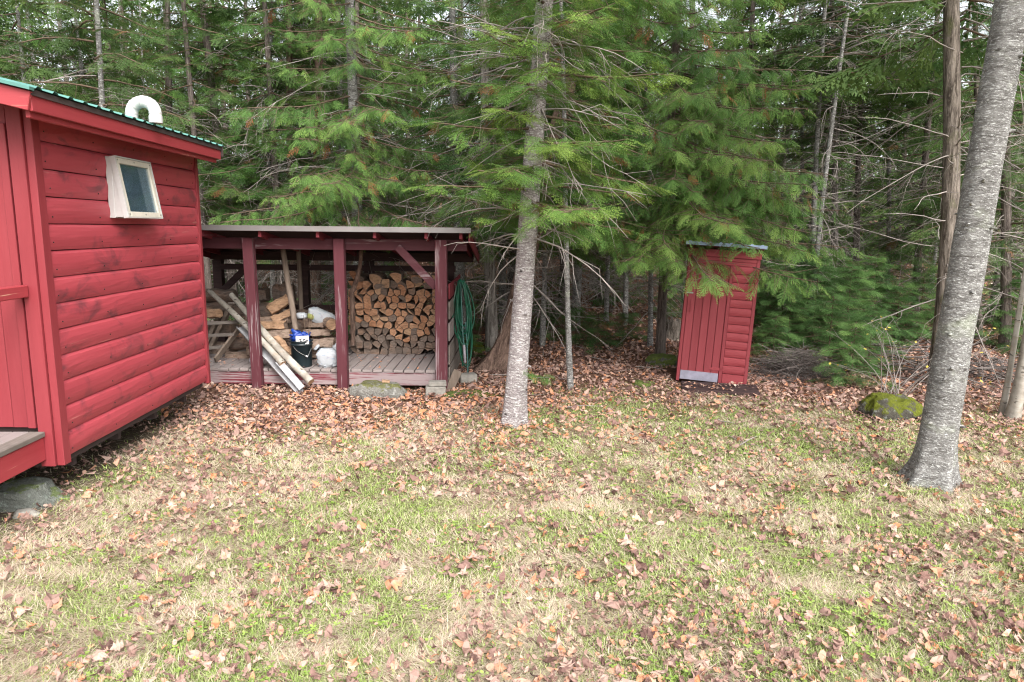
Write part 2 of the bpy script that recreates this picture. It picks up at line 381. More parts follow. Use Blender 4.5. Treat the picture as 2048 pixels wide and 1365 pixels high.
def ground_mat():
    t = NT('lawn_and_leaf_mould'); g = t.n('NewGeometry').outputs['Position']
    n1 = t.noise(g, 1.1, 5, .6, .3); n2 = t.noise(g, 9, 5, .65); n3 = t.noise(g, 55, 4, .7)
    at_ = t.n('Attribute', attribute_name='forest').outputs['Fac']
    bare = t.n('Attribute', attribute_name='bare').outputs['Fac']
    straw = t.ramp(n3, [(.3, (.13, .09, .062)), (.6, (.36, .27, .195)), (.8, (.55, .45, .35))])
    moss = t.ramp(n3, [(.3, (.06, .08, .02)), (.7, (.20, .24, .05))])
    lawn = t.mix(t.ramp(t.math('ADD', t.math('MULTIPLY', n1, .6), t.math('MULTIPLY', n2, .4)), [(.44, 0), (.6, 1)]), straw, moss)
    duff = t.ramp(t.math('ADD', t.math('MULTIPLY', n3, .5), t.math('MULTIPLY', n2, .5)), [(.3, (.05, .03, .022)), (.5, (.14, .075, .05)), (.68, (.26, .14, .10))])
    duff = t.mix(t.ramp(n1, [(.56, 0), (.68, .7)]), duff, (.055, .075, .02))
    c = t.mix(t.math('MULTIPLY', at_, 1.0), lawn, duff)
    soil_shade = t.ramp(n3, [(.3, (.05, .038, .028)), (.7, (.13, .10, .07))])  # dark bare soil that also paints in the shade beside the cabin
    c = t.mix(bare, c, soil_shade)
    return t.principled(c, .95, t.bump(t.math('ADD', n2, n3), .8, .03), .1)
MAT['ground'] = ground_mat()

def rock_mat(name, base=(.26, .27, .25), moss=(.12, .17, .02), amt=.5, pale=(.42, .46, .42)):
    t = NT(name); a = t.noise(t.coord(rnd=True), 3, 6, .65, .4); b = t.noise(t.coord(rnd=True), 18, 5, .7); m = t.noise(t.coord(rnd=True), 5, 5, .7, .6)
    nz = t.n('SeparateXYZ', {0: t.n('NewGeometry').outputs['Normal']}).outputs[2]
    c = t.mix(t.ramp(a, [(.3, 0), (.7, 1)]), tuple(v * .55 for v in base), base); c = t.mix(t.ramp(b, [(.55, 0), (.7, .7)]), c, pale)
    mm = t.math('ADD', m, t.math('MULTIPLY', nz, .18))
    mc = t.mix(b, tuple(v * .5 for v in moss), tuple(min(1, v * 1.9) for v in moss))
    c = t.mix(t.ramp(mm, [(1 - amt, 0), (1.06 - amt, 1)]), c, mc)
    f = t.noise(t.coord(rnd=True), 60, 4, .75)
    c = t.mix(t.ramp(f, [(.45, 0), (.7, .5)]), c, tuple(v * .4 for v in base))
    return t.principled(c, .95, t.bump(t.math('ADD', t.math('ADD', a, b), f), 1.0, .03), .1)
MAT['rock_moss'] = rock_mat('green_mossy_rock', (.12, .11, .09), (.11, .125, .014), .47)
MAT['rock_mid'] = rock_mat('lichen_rock', (.30, .29, .26), (.13, .13, .05), .40, (.58, .58, .54))
MAT['rock_pale'] = rock_mat('greenish_grey_rock', (.25, .265, .235), (.12, .15, .06), .33, (.40, .46, .41))
MAT['rock_forest'] = rock_mat('forest_rock', (.2, .19, .17), (.10, .13, .03), .52)

def cut_wood(name, c1, c2, c3):
    t = NT(name); a = t.noise(t.coord((6, 6, 6), rnd=True), 1, 4, .6, .5); g = t.noise(t.coord((14, 6, 60), rnd=True), 1, 4, .7, .4)
    oi = t.n('ObjectInfo').outputs['Random']
    c = t.mix(t.ramp(oi, [(0, 0), (1, 1)]), c1, c2); c = t.mix(t.ramp(a, [(.45, 0), (.75, .8)]), c, c3); c = t.mix(t.ramp(g, [(.46, 0), (.66, .75)]), c, tuple(v * .35 for v in c1))
    return t.principled(c, .85, t.bump(t.math('ADD', g, a), .7, .01), .15)
MAT['cut_orange'] = cut_wood('split_wood_orange', (.34, .165, .09), (.44, .26, .16), (.20, .105, .06))
MAT['cut_grey'] = cut_wood('split_wood_grey', (.19, .145, .12), (.11, .085, .07), (.25, .15, .10))
MAT['cut_pale'] = cut_wood('split_wood_pale', (.40, .25, .155), (.34, .22, .14), (.24, .14, .08))
MAT['cut_old'] = cut_wood('split_wood_weathered', (.24, .17, .13), (.28, .21, .165), (.16, .105, .08))

# ---------------------------------------------------------------- the ground
def axis_pts(segs):
    out = []
    for a, b, n in segs: out += list(np.linspace(a, b, n, endpoint=False))
    return np.array(out + [segs[-1][1]])
gx = axis_pts([(-90, -16, 16), (-16, -8, 28), (-8, 8, 150), (8, 16, 28), (16, 90, 16)])
gy = axis_pts([(-30, 1, 10), (1, 12, 120), (12, 26, 60), (26, 110, 26)])
X, Y = np.meshgrid(gx, gy)
def bare_shade_f(x, y):
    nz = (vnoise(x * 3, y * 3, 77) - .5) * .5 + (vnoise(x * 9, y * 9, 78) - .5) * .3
    under = np.clip((2.0 + nz - np.abs(x + 5.05)) / .7, 0, 1) * np.clip((y - 3.9) / .6, 0, 1) * np.clip((8.3 - y) / .8, 0, 1)  # bare soil under the cabin, spread past the wall as its painted shadow
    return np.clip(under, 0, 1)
def edge_y(x): return 6.95 + 0.10 * x + 0.55 * np.sin(x * .9) + (x > 2.0) * (x - 2) * -.05
def forest_f(x, y):
    n = vnoise(x * 1.4, y * 1.4, 21) * 1.3 + vnoise(x * 5, y * 5, 22) * .9 - 1.1
    return np.clip((y + n - edge_y(x)) / 1.6, 0, 1)
Z = gh(X, Y)
nx_, ny_ = len(gx), len(gy)
vs = np.stack([X.ravel(), Y.ravel(), Z.ravel()], 1)
me = bpy.data.meshes.new('ground')
idx = np.arange(nx_ * ny_).reshape(ny_, nx_)
fs = np.stack([idx[:-1, :-1].ravel(), idx[:-1, 1:].ravel(), idx[1:, 1:].ravel(), idx[1:, :-1].ravel()], 1)
me.from_pydata(vs.tolist(), [], fs.tolist()); me.materials.append(MAT['ground'])
me.polygons.foreach_set('use_smooth', [True] * len(me.polygons))
for nm, arr in (('forest', forest_f(X, Y)), ('bare', bare_shade_f(X, Y))):
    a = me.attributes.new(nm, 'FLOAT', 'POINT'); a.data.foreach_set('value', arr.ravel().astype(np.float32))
GROUND = tag(link_mesh('ground', me), kind='structure')

#@@CABIN
# ---------------------------------------------------------------- red cabin
CAB = tag(empty('cabin', (-3.506, 5.093, .35), (0, 0, radians(2.17))), 'bright red wooden cabin with log-profile siding, raised off the lawn', 'cabin')
CL = 2.76   # wall length
def cove_profile(z0, h, d=.032):
    pts = [(0, z0 + .003)]
    for k in range(9):
        u = k / 8; x = d * (.50 + .50 * sin(pi * min(1, (u + .06) * .86)) ** .8) if u < .97 else d * .42
        pts.append((x, z0 + .003 + (h - .006) * u))
    pts.append((0, z0 + h - .003)); return pts
def siding_board(name, y0, y1, z0, h, parent, mat, d=.032, x0=0.0, wav=.003):
    mb = MB(); pr = cove_profile(z0, h, d); n = len(pr); K = 14; vs = []
    for k in range(K + 1):
        y = y0 + (y1 - y0) * k / K; w_ = wav * sin(k * 1.3 + z0 * 20) + random.uniform(-wav, wav) * .4
        vs += [(x0 + a * random.uniform(.97, 1.03), y, b + (w_ if 0 < i < n - 1 else 0) * (0.4)) for i, (a, b) in enumerate(pr)]
    fs = [(k * n + i, k * n + (i + 1) % n, (k + 1) * n + (i + 1) % n, (k + 1) * n + i) for k in range(K) for i in range(n)]
    mb.add(vs, fs, 0, False); mb.add(vs[:n], [tuple(range(n))]); mb.add(vs[-n:], [tuple(range(n))[::-1]])
    for j in range(5):
        yn = y0 + .07 + (y1 - y0 - .14) * j / 4 + random.uniform(-.02, .02); zn = z0 + h * random.uniform(.25, .33)
        mb.tube([(x0 + d * .90, yn, zn), (x0 + d * 1.02, yn, zn)], .005, 6, 1)
    return mb.build(name, [mat, MAT['underside']], parent)
wb = MB(); wb.box(-3.0, -.004, .03, CL - .01, .02, 2.60)
wb.build('wall', MAT['underside'], CAB)
for i in range(13):
    siding_board('siding_board', .05, CL - .015, .2 * i, .2 if i < 12 else .26, CAB, MAT['siding'], .052)
# corner boards
mb = MB(); mb.box(.002, .058, -.03, .06, -.045, 2.66, c=.004); mb.build('corner_board', MAT['trim_z'], CAB)
mb = MB(); mb.box(-.105, .000, -.052, -.012, -.045, 2.62, c=.004); mb.build('corner_board', MAT['trim_z'], CAB)
mb = MB(); mb.box(.002, .062, CL - .012, CL + .05, -.03, 2.64, c=.004); mb.build('corner_board', MAT['trim_z'], CAB)
# front wall of vertical boards, facing the camera side
x = -.115; k = 0
while x > -2.9:
    wd = random.uniform(.17, .2); mb = MB(); mb.box(x - wd, x - .006, -.03 + .006 * (k % 2), -.005, .26, 2.62, c=.003)
    mb.build('vertical_board', MAT['trim_z'], CAB); x -= wd; k += 1
mb = MB(); mb.box(-.17, -.115, -.058, -.032, .26, 2.5, c=.004); mb.build('door_jamb', MAT['trim_z'], CAB)
# far and back walls
mb = MB(); mb.box(-3.0, 0.0, CL - .008, CL + .02, .0, 2.62); mb.build('back_boards', MAT['trim_x'], CAB)
mb = MB(); mb.box(-3.03, -3.002, 0, CL, .0, 2.62); mb.build('back_boards', MAT['trim_y'], CAB)
mb = MB(); mb.box(-3.0, -.01, -.001, CL - .02, -.06, .0); mb.build('floor_frame', MAT['underside'], CAB)
for yy in (.3, 1.0, 1.7, 2.4):
    mb = MB(); mb.box(-2.9, -.08, yy, yy + .05, -.16, -.061); mb.build('joist', MAT['underside'], CAB)
# roof
RS = tan(radians(13)); EX, RX = .32, -1.55; EZ = 2.675
def roof_sheet(x0, z0, x1, z1, flip=1):
    mb = MB(); prof = []; y = -.45
    while y < CL + .05:
        for dy, dz in ((0, 0), (.035, .0), (.055, .016), (.085, .016), (.105, 0), (.165, 0)): prof.append((y + dy, dz))
        y += .178
    n = len(prof); K = 6; vs = []
    for s_ in (0, 1):
        for k in range(K + 1):
            u = k / K; vs += [(x0 + (x1 - x0) * u, a, z0 + (z1 - z0) * u + b - .002 * s_) for a, b in prof]
    fs = [(k * n + i, k * n + i + 1, (k + 1) * n + i + 1, (k + 1) * n + i) for k in range(K) for i in range(n - 1)]
    o = (K + 1) * n; fs += [tuple(q + o for q in f[::-1]) for f in fs]
    fs += [(i, o + i, o + i + 1, i + 1) for i in range(n - 1)]
    mb.add(vs, fs); return mb
roof_sheet(EX + .03, EZ, RX, EZ + (EX + .03 - RX) * RS).build('roof', MAT['green_metal'], CAB)
roof_sheet(RX * 2 - EX - .03, EZ, RX, EZ + (EX + .03 - RX) * RS).build('roof', MAT['green_metal'], CAB)
mb = MB(); mb.bar((EX, CL / 2 - .2, EZ - .014), (RX, CL / 2 - .2, EZ - .014 + (EX - RX) * RS), CL + .46, .018)
mb.bar((2 * RX - EX, CL / 2 - .2, EZ - .014), (RX, CL / 2 - .2, EZ - .014 + (EX - RX) * RS), CL + .46, .018); mb.build('roof_deck', MAT['underside'], CAB)
# eave boards
mb = MB(); mb.box(EX - .03, EX, -.42, CL + .06, EZ - .145, EZ - .026, c=.004); mb.build('fascia_board', MAT['trim_y'], CAB)
mb = MB(); mb.box(EX - .062, EX - .032, -.40, CL + .01, EZ - .185, EZ - .07, c=.004); mb.build('fascia_board', MAT['trim_y'], CAB)
mb = MB(); mb.box(.052, EX - .064, -.38, CL + .0, EZ - .075, EZ - .06); mb.build('soffit', MAT['trim_y'], CAB)
mb = MB(); mb.box(EX + .002, EX + .012, -.44, CL + .06, EZ - .045, EZ - .006); mb.build('drip_edge', MAT['underside'], CAB)
mb = MB(); mb.box(EX - .02, EX + .025, CL + .062, CL + .072, EZ - .11, EZ - .0); mb.build('end_cap', MAT['underside'], CAB)
# front rake
for sgn in (0, 1):
    a = Vector((EX, -.435, EZ - .085)); b = Vector((RX, -.435, EZ - .085 + (EX - RX) * RS))
    if sgn: a.x = 2 * RX - EX
    mb = MB(); mb.bar(a, b, .03, .125, c=.004); mb.build('rake_board', MAT['trim_x'], CAB)
    mb = MB(); mb.bar(a + Vector((.03 * (1 - 2 * sgn), -.02, .075)), b + Vector((0, -.02, .075)), .05, .02); mb.build('rake_flashing', MAT['green_metal'], CAB)
# gable fill
mb = MB(); mb.add([(-.0, -.028, 2.6), (-3.1, -.028, 2.6), (RX, -.028, EZ - .03 + (EX - RX) * RS), (0, -.002, 2.6), (-3.1, -.002, 2.6), (RX, -.002, EZ - .03 + (EX - RX) * RS)], [(0, 1, 2), (3, 5, 4), (0, 2, 5, 3), (1, 4, 5, 2), (0, 3, 4, 1)])
mb.build('gable', MAT['trim_z'], CAB)
# porch: floor planks, rim, rail, posts
for k in range(10):
    mb = MB(); mb.box(-.05 - .12 * (k + 1) + .006, -.05 - .12 * k, -1.55, -.054, .195, .235, c=.004)
    mb.build('porch_plank', MAT['deck'] if k else MAT['grey_y'], CAB)
mb = MB(); mb.box(-.10, -.062, -1.55, -.054, .01, .19, c=.004); mb.build('porch_rim', MAT['trim_y'], CAB)
mb = MB(); mb.box(-1.2, -.102, -1.55, -1.51, .01, .19, c=.004); mb.build('porch_rim', MAT['trim_x'], CAB)
mb = MB(); mb.box(-.125, -.06, -1.47, -.06, 1.262, 1.352, c=.006); mb.build('porch_rail', MAT['trim_y'], CAB)
mb = MB(); mb.box(-.145, -.06, -1.55, -1.472, .237, 1.40, c=.006); mb.build('porch_post', MAT['trim_z'], CAB)
for yy in (-.06, -1.5):
    pass
# window: fixed frame, sash hinged at its top and propped open
W0, W1, WZ0, WZ1 = .96, 1.53, 1.885, 2.345
WIN = empty('window', (.042, W0, WZ0), (0, 0, 0)); WIN.parent = CAB
ww, wh = W1 - W0, WZ1 - WZ0
mb = MB(); mb.box(0, .014, 0, ww, 0, wh); mb.build('recess', MAT['interior'], WIN)
mb = MB()
for j in range(7):
    mb.bar((.018 + .004 * (j % 2), ww * .60 + j * .035, .03), (.018 + .004 * (j % 2), ww * .60 + j * .035, wh - .03), .030, .004, up=(1, 0, 0))
mb.build('curtain', MAT['curtain'], WIN)
mb = MB(); t_ = .028
mb.box(.0, .05, -.03, 0, -.03, wh + .03, c=.003); mb.box(.0, .05, ww, ww + .03, -.03, wh + .03, c=.003)
mb.box(.001, .049, 0, ww, wh, wh + .03, c=.003); mb.box(.001, .052, 0, ww, -.03, 0, c=.003); mb.build('window_frame', MAT['white'], WIN)
SASH = empty('sash', (.055, 0, wh + .02), (0, -radians(9), 0)); SASH.parent = WIN
def sash_part(name, mb, mat):
    o = mb.build(name, mat, WIN)
    o.matrix_parent_inverse = Matrix.Identity(4)
    o.location = (.055, 0, wh + .02); o.rotation_euler = (0, -radians(9), 0); return o
bpy.data.objects.remove(SASH)
for yy_ in (-.026, ww + .022):
    a_ = .004; mb = MB(); P_ = [(.045, wh + .012), (.045, -.02), (.055 + sin(radians(9)) * (wh + .04), -.022)]
    mb.add([(x_, yy_, z_) for x_, z_ in P_] + [(x_, yy_ + a_, z_) for x_, z_ in P_], [(0, 1, 2), (3, 5, 4), (0, 3, 4, 1), (1, 4, 5, 2), (2, 5, 3, 0)]); mb.build('side_flap', MAT['white'], WIN)
sh = wh + .05; fw = .048
mb = MB(); mb.box(0, .03, -.02, fw - .02, -sh, 0, c=.004); mb.box(0, .03, ww - fw + .02, ww + .02, -sh, 0, c=.004)
mb.box(.001, .031, fw - .02, ww - fw + .02, -fw, 0, c=.004); mb.box(.001, .031, fw - .02, ww - fw + .02, -sh, -sh + fw, c=.004); sash_part('sash', mb, MAT['cream'])
mb = MB(); mb.box(-.012, .0335, -.034, -.021, -sh - .006, .012); mb.box(-.012, .0335, ww + .021, ww + .034, -sh - .006, .012); mb.box(-.012, .036, -.02, ww + .02, .001, .012); mb.box(-.012, .036, -.02, ww + .02, -sh - .008, -sh - .001)
sash_part('metal_edging', mb, MAT['white'])
mb = MB(); mb.box(.012, .016, fw - .03, ww - fw + .03, -sh + fw - .01, -fw + .01); sash_part('pane', mb, MAT['glass'])
mb = MB(); mb.box(.003, .007, fw - .03, ww * .66, -sh + fw - .01, -fw + .01); sash_part('blind', mb, MAT['interior'])
mb = MB()
for j in range(7): mb.box(.000 + .003 * (j % 2), .004 + .003 * (j % 2), ww * .66 + j * .026, ww * .66 + .025 + j * .026, -sh + fw - .01, -fw + .01)
sash_part('net_curtain', mb, MAT['curtain'])
for zz_ in (-.02, -sh + .025):
    for yy_ in (.0, ww * .5, ww):
        mb = MB(); mb.tube([(.030, yy_, zz_), (.034, yy_, zz_)], .0065, 8); sash_part('screw_head', mb, MAT['wire'])
mb = MB(); mb.box(.004, .016, .0, .06, -.004, .0); 
mb.bar((.02, -.018, .04), (.10, -.018, .03), .008, .012); mb.bar((.02, ww + .018, .04), (.10, ww + .018, .03), .008, .012); mb.build('stay_arm', MAT['wire'], WIN)
# gooseneck vent duct on the roof
cxv, czv = -3.33, 3.06
VENT = tag(empty('roof_vent', (cxv, 6.35, czv)), 'white curved gooseneck vent pipe standing on the cabin roof', 'vent pipe')
pts = [(-.13, 0, -.08)] + [(-.115 * cos(a), 0, .10 * sin(a) + .055) for a in np.linspace(0, pi, 13)] + [(.115, 0, .0)]
mb = MB(); mb.tube(pts, .052, 20); mb.build('duct', MAT['pvc'], VENT)
mb = MB()
for i in range(1, len(pts) - 1, 3):
    t0 = (Vector(pts[i + 1]) - Vector(pts[i - 1])).normalized() * .006
    mb.tube([Vector(pts[i]) - t0, Vector(pts[i]) + t0], .0545, 20)
mb.tube([(.115, 0, -.03), (.115, 0, .03)], .057, 20); mb.build('seam_ring', MAT['white'], VENT)
VENT.rotation_euler = (0, 0, radians(-8)); VENT.location = at(288, 240, 6.35)

def rock(name, loc, sx, sy, sz, mat, seed, sub=4):
    import bmesh
    bm = bmesh.new(); bmesh.ops.create_icosphere(bm, subdivisions=sub, radius=1)
    from mathutils import noise as mn
    for v in bm.verts:
        p = v.co.normalized(); q = p * 1.1 + Vector((seed * 7.1, seed * 3.3, seed))
        r = 1 + .38 * mn.noise(q) + .16 * mn.noise(q * 2.3) + .07 * mn.noise(q * 6) + .03 * mn.noise(q * 15)
        # flat facets
        p = p * r; p.z = min(p.z, .78 + .1 * mn.noise(q * 2)); v.co = Vector((p.x * sx, p.y * sy, p.z * sz))
    me = bpy.data.meshes.new(name); bm.to_mesh(me); bm.free(); me.materials.append(mat)
    me.polygons.foreach_set('use_smooth', [True] * len(me.polygons))
    return link_mesh(name, me, None, loc)
tag(rock('rock', (-3.80, 5.08, .0), .27, .2, .19, MAT['rock_pale'], 3), 'large greenish grey stone under the near corner of the cabin', 'rock')
tag(rock('rock', (-3.62, 4.84, .0), .10, .07, .05, MAT['concrete'], 5, 3), 'small pale pink-grey stone in front of the greenish stone', 'rock')
tag(rock('rock', (-4.3, 7.5, .08), .3, .3, .32, MAT['rock_forest'], 8), 'dark stone block propping the far end of the cabin', 'rock')
tag(rock('rock', (-6.0, 5.2, .06), .3, .3, .3, MAT['rock_forest'], 9), 'dark stone propping the hidden left side of the cabin', 'rock')

#@@SHED
# ---------------------------------------------------------------- open woodshed
SH = tag(empty('woodshed', (-2.6, 9.0, 0)), 'open-fronted maroon woodshed with a low sloping roof beside the cabin', 'woodshed')
def sp(name, mb, mat): # world-coordinate part of the shed
    return mb.build(name, mat, SH, loc=(2.6, -9.0, 0))
DZ = .27
# deck
x = -4.62; k = 0
while x < -.98:
    wd = random.uniform(.125, .15); e = random.uniform(-.012, .015)
    mb = MB(); mb.box(x, x + wd - .014, 8.97 + e, 11.0, DZ - .036, DZ + random.uniform(-.003, .003), c=.004)
    sp('deck_plank', mb, MAT['deck']); x += wd; k += 1
mb = MB(); mb.box(-4.62, -1.02, 8.99, 9.03, .055, DZ - .038, c=.004); sp('rim_joist', mb, MAT['rim'])
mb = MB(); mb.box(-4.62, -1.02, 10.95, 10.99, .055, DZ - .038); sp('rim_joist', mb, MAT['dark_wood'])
for xx in (-4.6, -3.5, -2.4, -1.2):
    mb = MB(); mb.box(xx, xx + .04, 9.032, 10.948, .06, DZ - .04); sp('joist', mb, MAT['dark_wood'])
# posts
for (xx, wd, z0, lean) in ((-4.5, .15, 0, 0), (-3.40, .13, -.03, -.02), (-2.245, .135, -.03, 0.0), (-.93, .155, .055, 0)):
    mb = MB(); mb.bar((xx + lean * -1, 8.93, z0), (xx + lean, 8.93, 2.0), wd, .115, up=(0, 1, 0), c=.006); sp('post', mb, MAT['shed_z'])
for xx in (-4.66, -3.30, -2.27, -1.0):
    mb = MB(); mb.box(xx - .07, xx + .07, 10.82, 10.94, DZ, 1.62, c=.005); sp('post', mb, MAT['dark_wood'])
# beams
mb = MB(); mb.box(-4.75, -.60, 8.992, 9.05, 1.855, 2.0, c=.005); sp('beam', mb, MAT['shed_x'])
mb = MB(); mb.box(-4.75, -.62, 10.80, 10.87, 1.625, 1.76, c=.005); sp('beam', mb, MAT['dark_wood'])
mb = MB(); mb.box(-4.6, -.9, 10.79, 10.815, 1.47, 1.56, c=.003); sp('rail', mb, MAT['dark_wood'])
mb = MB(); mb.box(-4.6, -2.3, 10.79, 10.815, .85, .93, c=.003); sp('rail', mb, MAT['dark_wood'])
# braces
mb = MB(); mb.bar(at(795, 494, 8.97), at(872, 575, 8.97), .04, .10, c=.004); sp('brace', mb, MAT['shed_x'])
mb = MB(); mb.bar((-4.45, 8.97, 1.52), (-4.05, 8.97, 1.9), .04, .10, c=.004); sp('brace', mb, MAT['shed_x'])
mb = MB(); mb.bar(at(448, 580, 10.75), at(506, 522, 10.75), .04, .10, c=.004); sp('brace', mb, MAT['dark_wood'])
# roof
RY0, RZ0, RY1, RZ1 = 8.70, 2.115, 11.25, 1.74
for xx in (-4.6, -3.93, -3.20, -2.47, -1.75, -1.1, -.66):
    mb = MB(); mb.bar((xx, RY0 + .04, RZ0 - .055), (xx, RY1 - .05, RZ1 - .055), .04, .09, c=.003); sp('rafter', mb, MAT['shed_y'])
mb = MB(); mb.bar((-2.65, RY0, RZ0), (-2.65, RY1, RZ1), 4.22, .016); sp('roof_boards', mb, MAT['dark_wood'])
mb = MB(); nr = 23
for i in range(nr):
    xa = -4.78 + 4.26 * i / nr
    mb.bar((xa + .03, RY0 - .01, RZ0 + .028), (xa + .03, RY1, RZ1 + .028), .03, .018)
mb.bar((-2.65, RY0 - .01, RZ0 + .012), (-2.65, RY1 + .02, RZ1 + .012), 4.27, .004); sp('roof', mb, MAT['drip'])
mb = MB(); mb.box(-4.78, -.53, RY0 - .022, RY0 - .012, RZ0 - .018, RZ0 + .042); mb.box(-4.78, -.53, RY0 - .027, RY0 - .0225, RZ0 - .024, RZ0 - .012); sp('drip_edge', mb, MAT['drip'])
mb = MB(); mb.bar((-.55, RY0 - .0, RZ0 - .075), (-.55, RY1 - .1, RZ1 - .075), .022, .14, c=.003); sp('rake_board', mb, MAT['shed_y'])
mb = MB(); mb.bar((-4.75, RY0 - .0, RZ0 - .075), (-4.75, RY1 - .1, RZ1 - .075), .022, .14, c=.003); sp('rake_board', mb, MAT['shed_y'])
# right side boards, weathered, a few gone
for i, (z0, z1, y0, y1, mt) in enumerate(((.06, .30, 9.02, 10.9, 'grey_y'), (.34, .60, 9.03, 10.85, 'grey_y'), (.66, .9, 9.02, 10.9, 'deck'), (.95, 1.18, 9.04, 10.9, 'grey_y'), (1.22, 1.42, 9.05, 10.8, 'shed_y'))):
    mb = MB(); mb.bar((-.84, y0, (z0 + z1) / 2), (-.835, y1, (z0 + z1) / 2 - .03 + .012 * i), .02, z1 - z0, c=.003); sp('side_board', mb, MAT[mt])
# wire netting over the back
mb = MB()
for i in range(47):
    xx = -4.62 + i * .05; mb.bar((xx, 10.95, DZ), (xx + random.uniform(-.01, .01), 10.95, 1.62), .0028, .0028)
for i in range(27):
    zz = DZ + .02 + i * .05; mb.bar((-4.62, 10.953, zz), (-2.3, 10.953, zz + random.uniform(-.008, .008)), .0028, .0028)
o = sp('wire_netting', mb, MAT['mesh_wire'])
tag(rock('rock', (-1.68, 8.6, .02), .34, .22, .21, MAT['rock_mid'], 12), 'rounded lichen-covered boulder against the front of the woodshed', 'rock')
mb = MB(); mb.box(-.14, .12, -.09, .09, 0, .12, c=.01); mb.box(-.10, .13, -.07, .085, .121, .18, c=.01)
tag(mb.build('concrete_block', MAT['concrete'], None, (-.98, 8.72, 0), (0, 0, .12)), 'concrete block under the right front corner of the woodshed', 'block')
mb = MB(); mb.bar((0, 0, 0), (.12, .05, .26), .02, .12, c=.004)
tag(mb.build('board_offcut', MAT['grey_z'], None, (-.84, 8.98, .0)), 'short weathered board leaning on the woodshed right corner', 'board')
mb = MB(); mb.box(-.12, .12, -.08, .08, -.02, .1, c=.01)
tag(mb.build('concrete_block', MAT['concrete'], None, (-.62, 9.5, .02), (0, 0, .3)), 'mossy concrete block on the leaves below the hose', 'block')
mb = MB(); mb.box(-.05, .05, -.035, .035, 0, .035, c=.004); tag(mb.build('wood_chip', MAT['cut_pale'], None, (-1.62, 8.62, .175), (0, .1, .2)), 'small pale wood scrap lying on the lichen boulder', 'wood scrap')

# stacked split firewood: irregular cells, each one log
def clip(poly, a, b, c):
    out = []
    for i in range(len(poly)):
        p, q = poly[i], poly[(i + 1) % len(poly)]; dp = a * p[0] + b * p[1] - c; dq = a * q[0] + b * q[1] - c
        if dp <= 0: out.append(p)
        if dp * dq < 0:
            t = dp / (dp - dq); out.append((p[0] + (q[0] - p[0]) * t, p[1] + (q[1] - p[1]) * t))
    return out
fwx0, fwx1, fwz0 = -2.44, -1.06, DZ
seeds = []; rows = []
z = fwz0 + .05; r = 0
while z < 1.42:
    x = fwx0 + random.uniform(.02, .08); cidx = 0
    while x < fwx1 - .03:
        top = 1.42 + .06 * sin(x * 9) - (.13 if -1.98 < x < -1.78 else 0)
        if z < top:
            seeds.append((x, z + random.uniform(-.022, .022), r, cidx)); cidx += 1
        x += random.uniform(.085, .15)
    z += .098; r += 1
nrow = r
ROWN = ['bottom row', 'second row', 'third row', 'fourth row', 'fifth row', 'sixth row', 'seventh row', 'eighth row', 'ninth row', 'tenth row', 'eleventh row', 'twelfth row', 'thirteenth row', 'fourteenth row']
ORD = ['first', 'second', 'third', 'fourth', 'fifth', 'sixth', 'seventh', 'eighth', 'ninth', 'tenth', 'eleventh', 'twelfth', 'thirteenth', 'fourteenth', 'fifteenth', 'sixteenth', 'seventeenth']
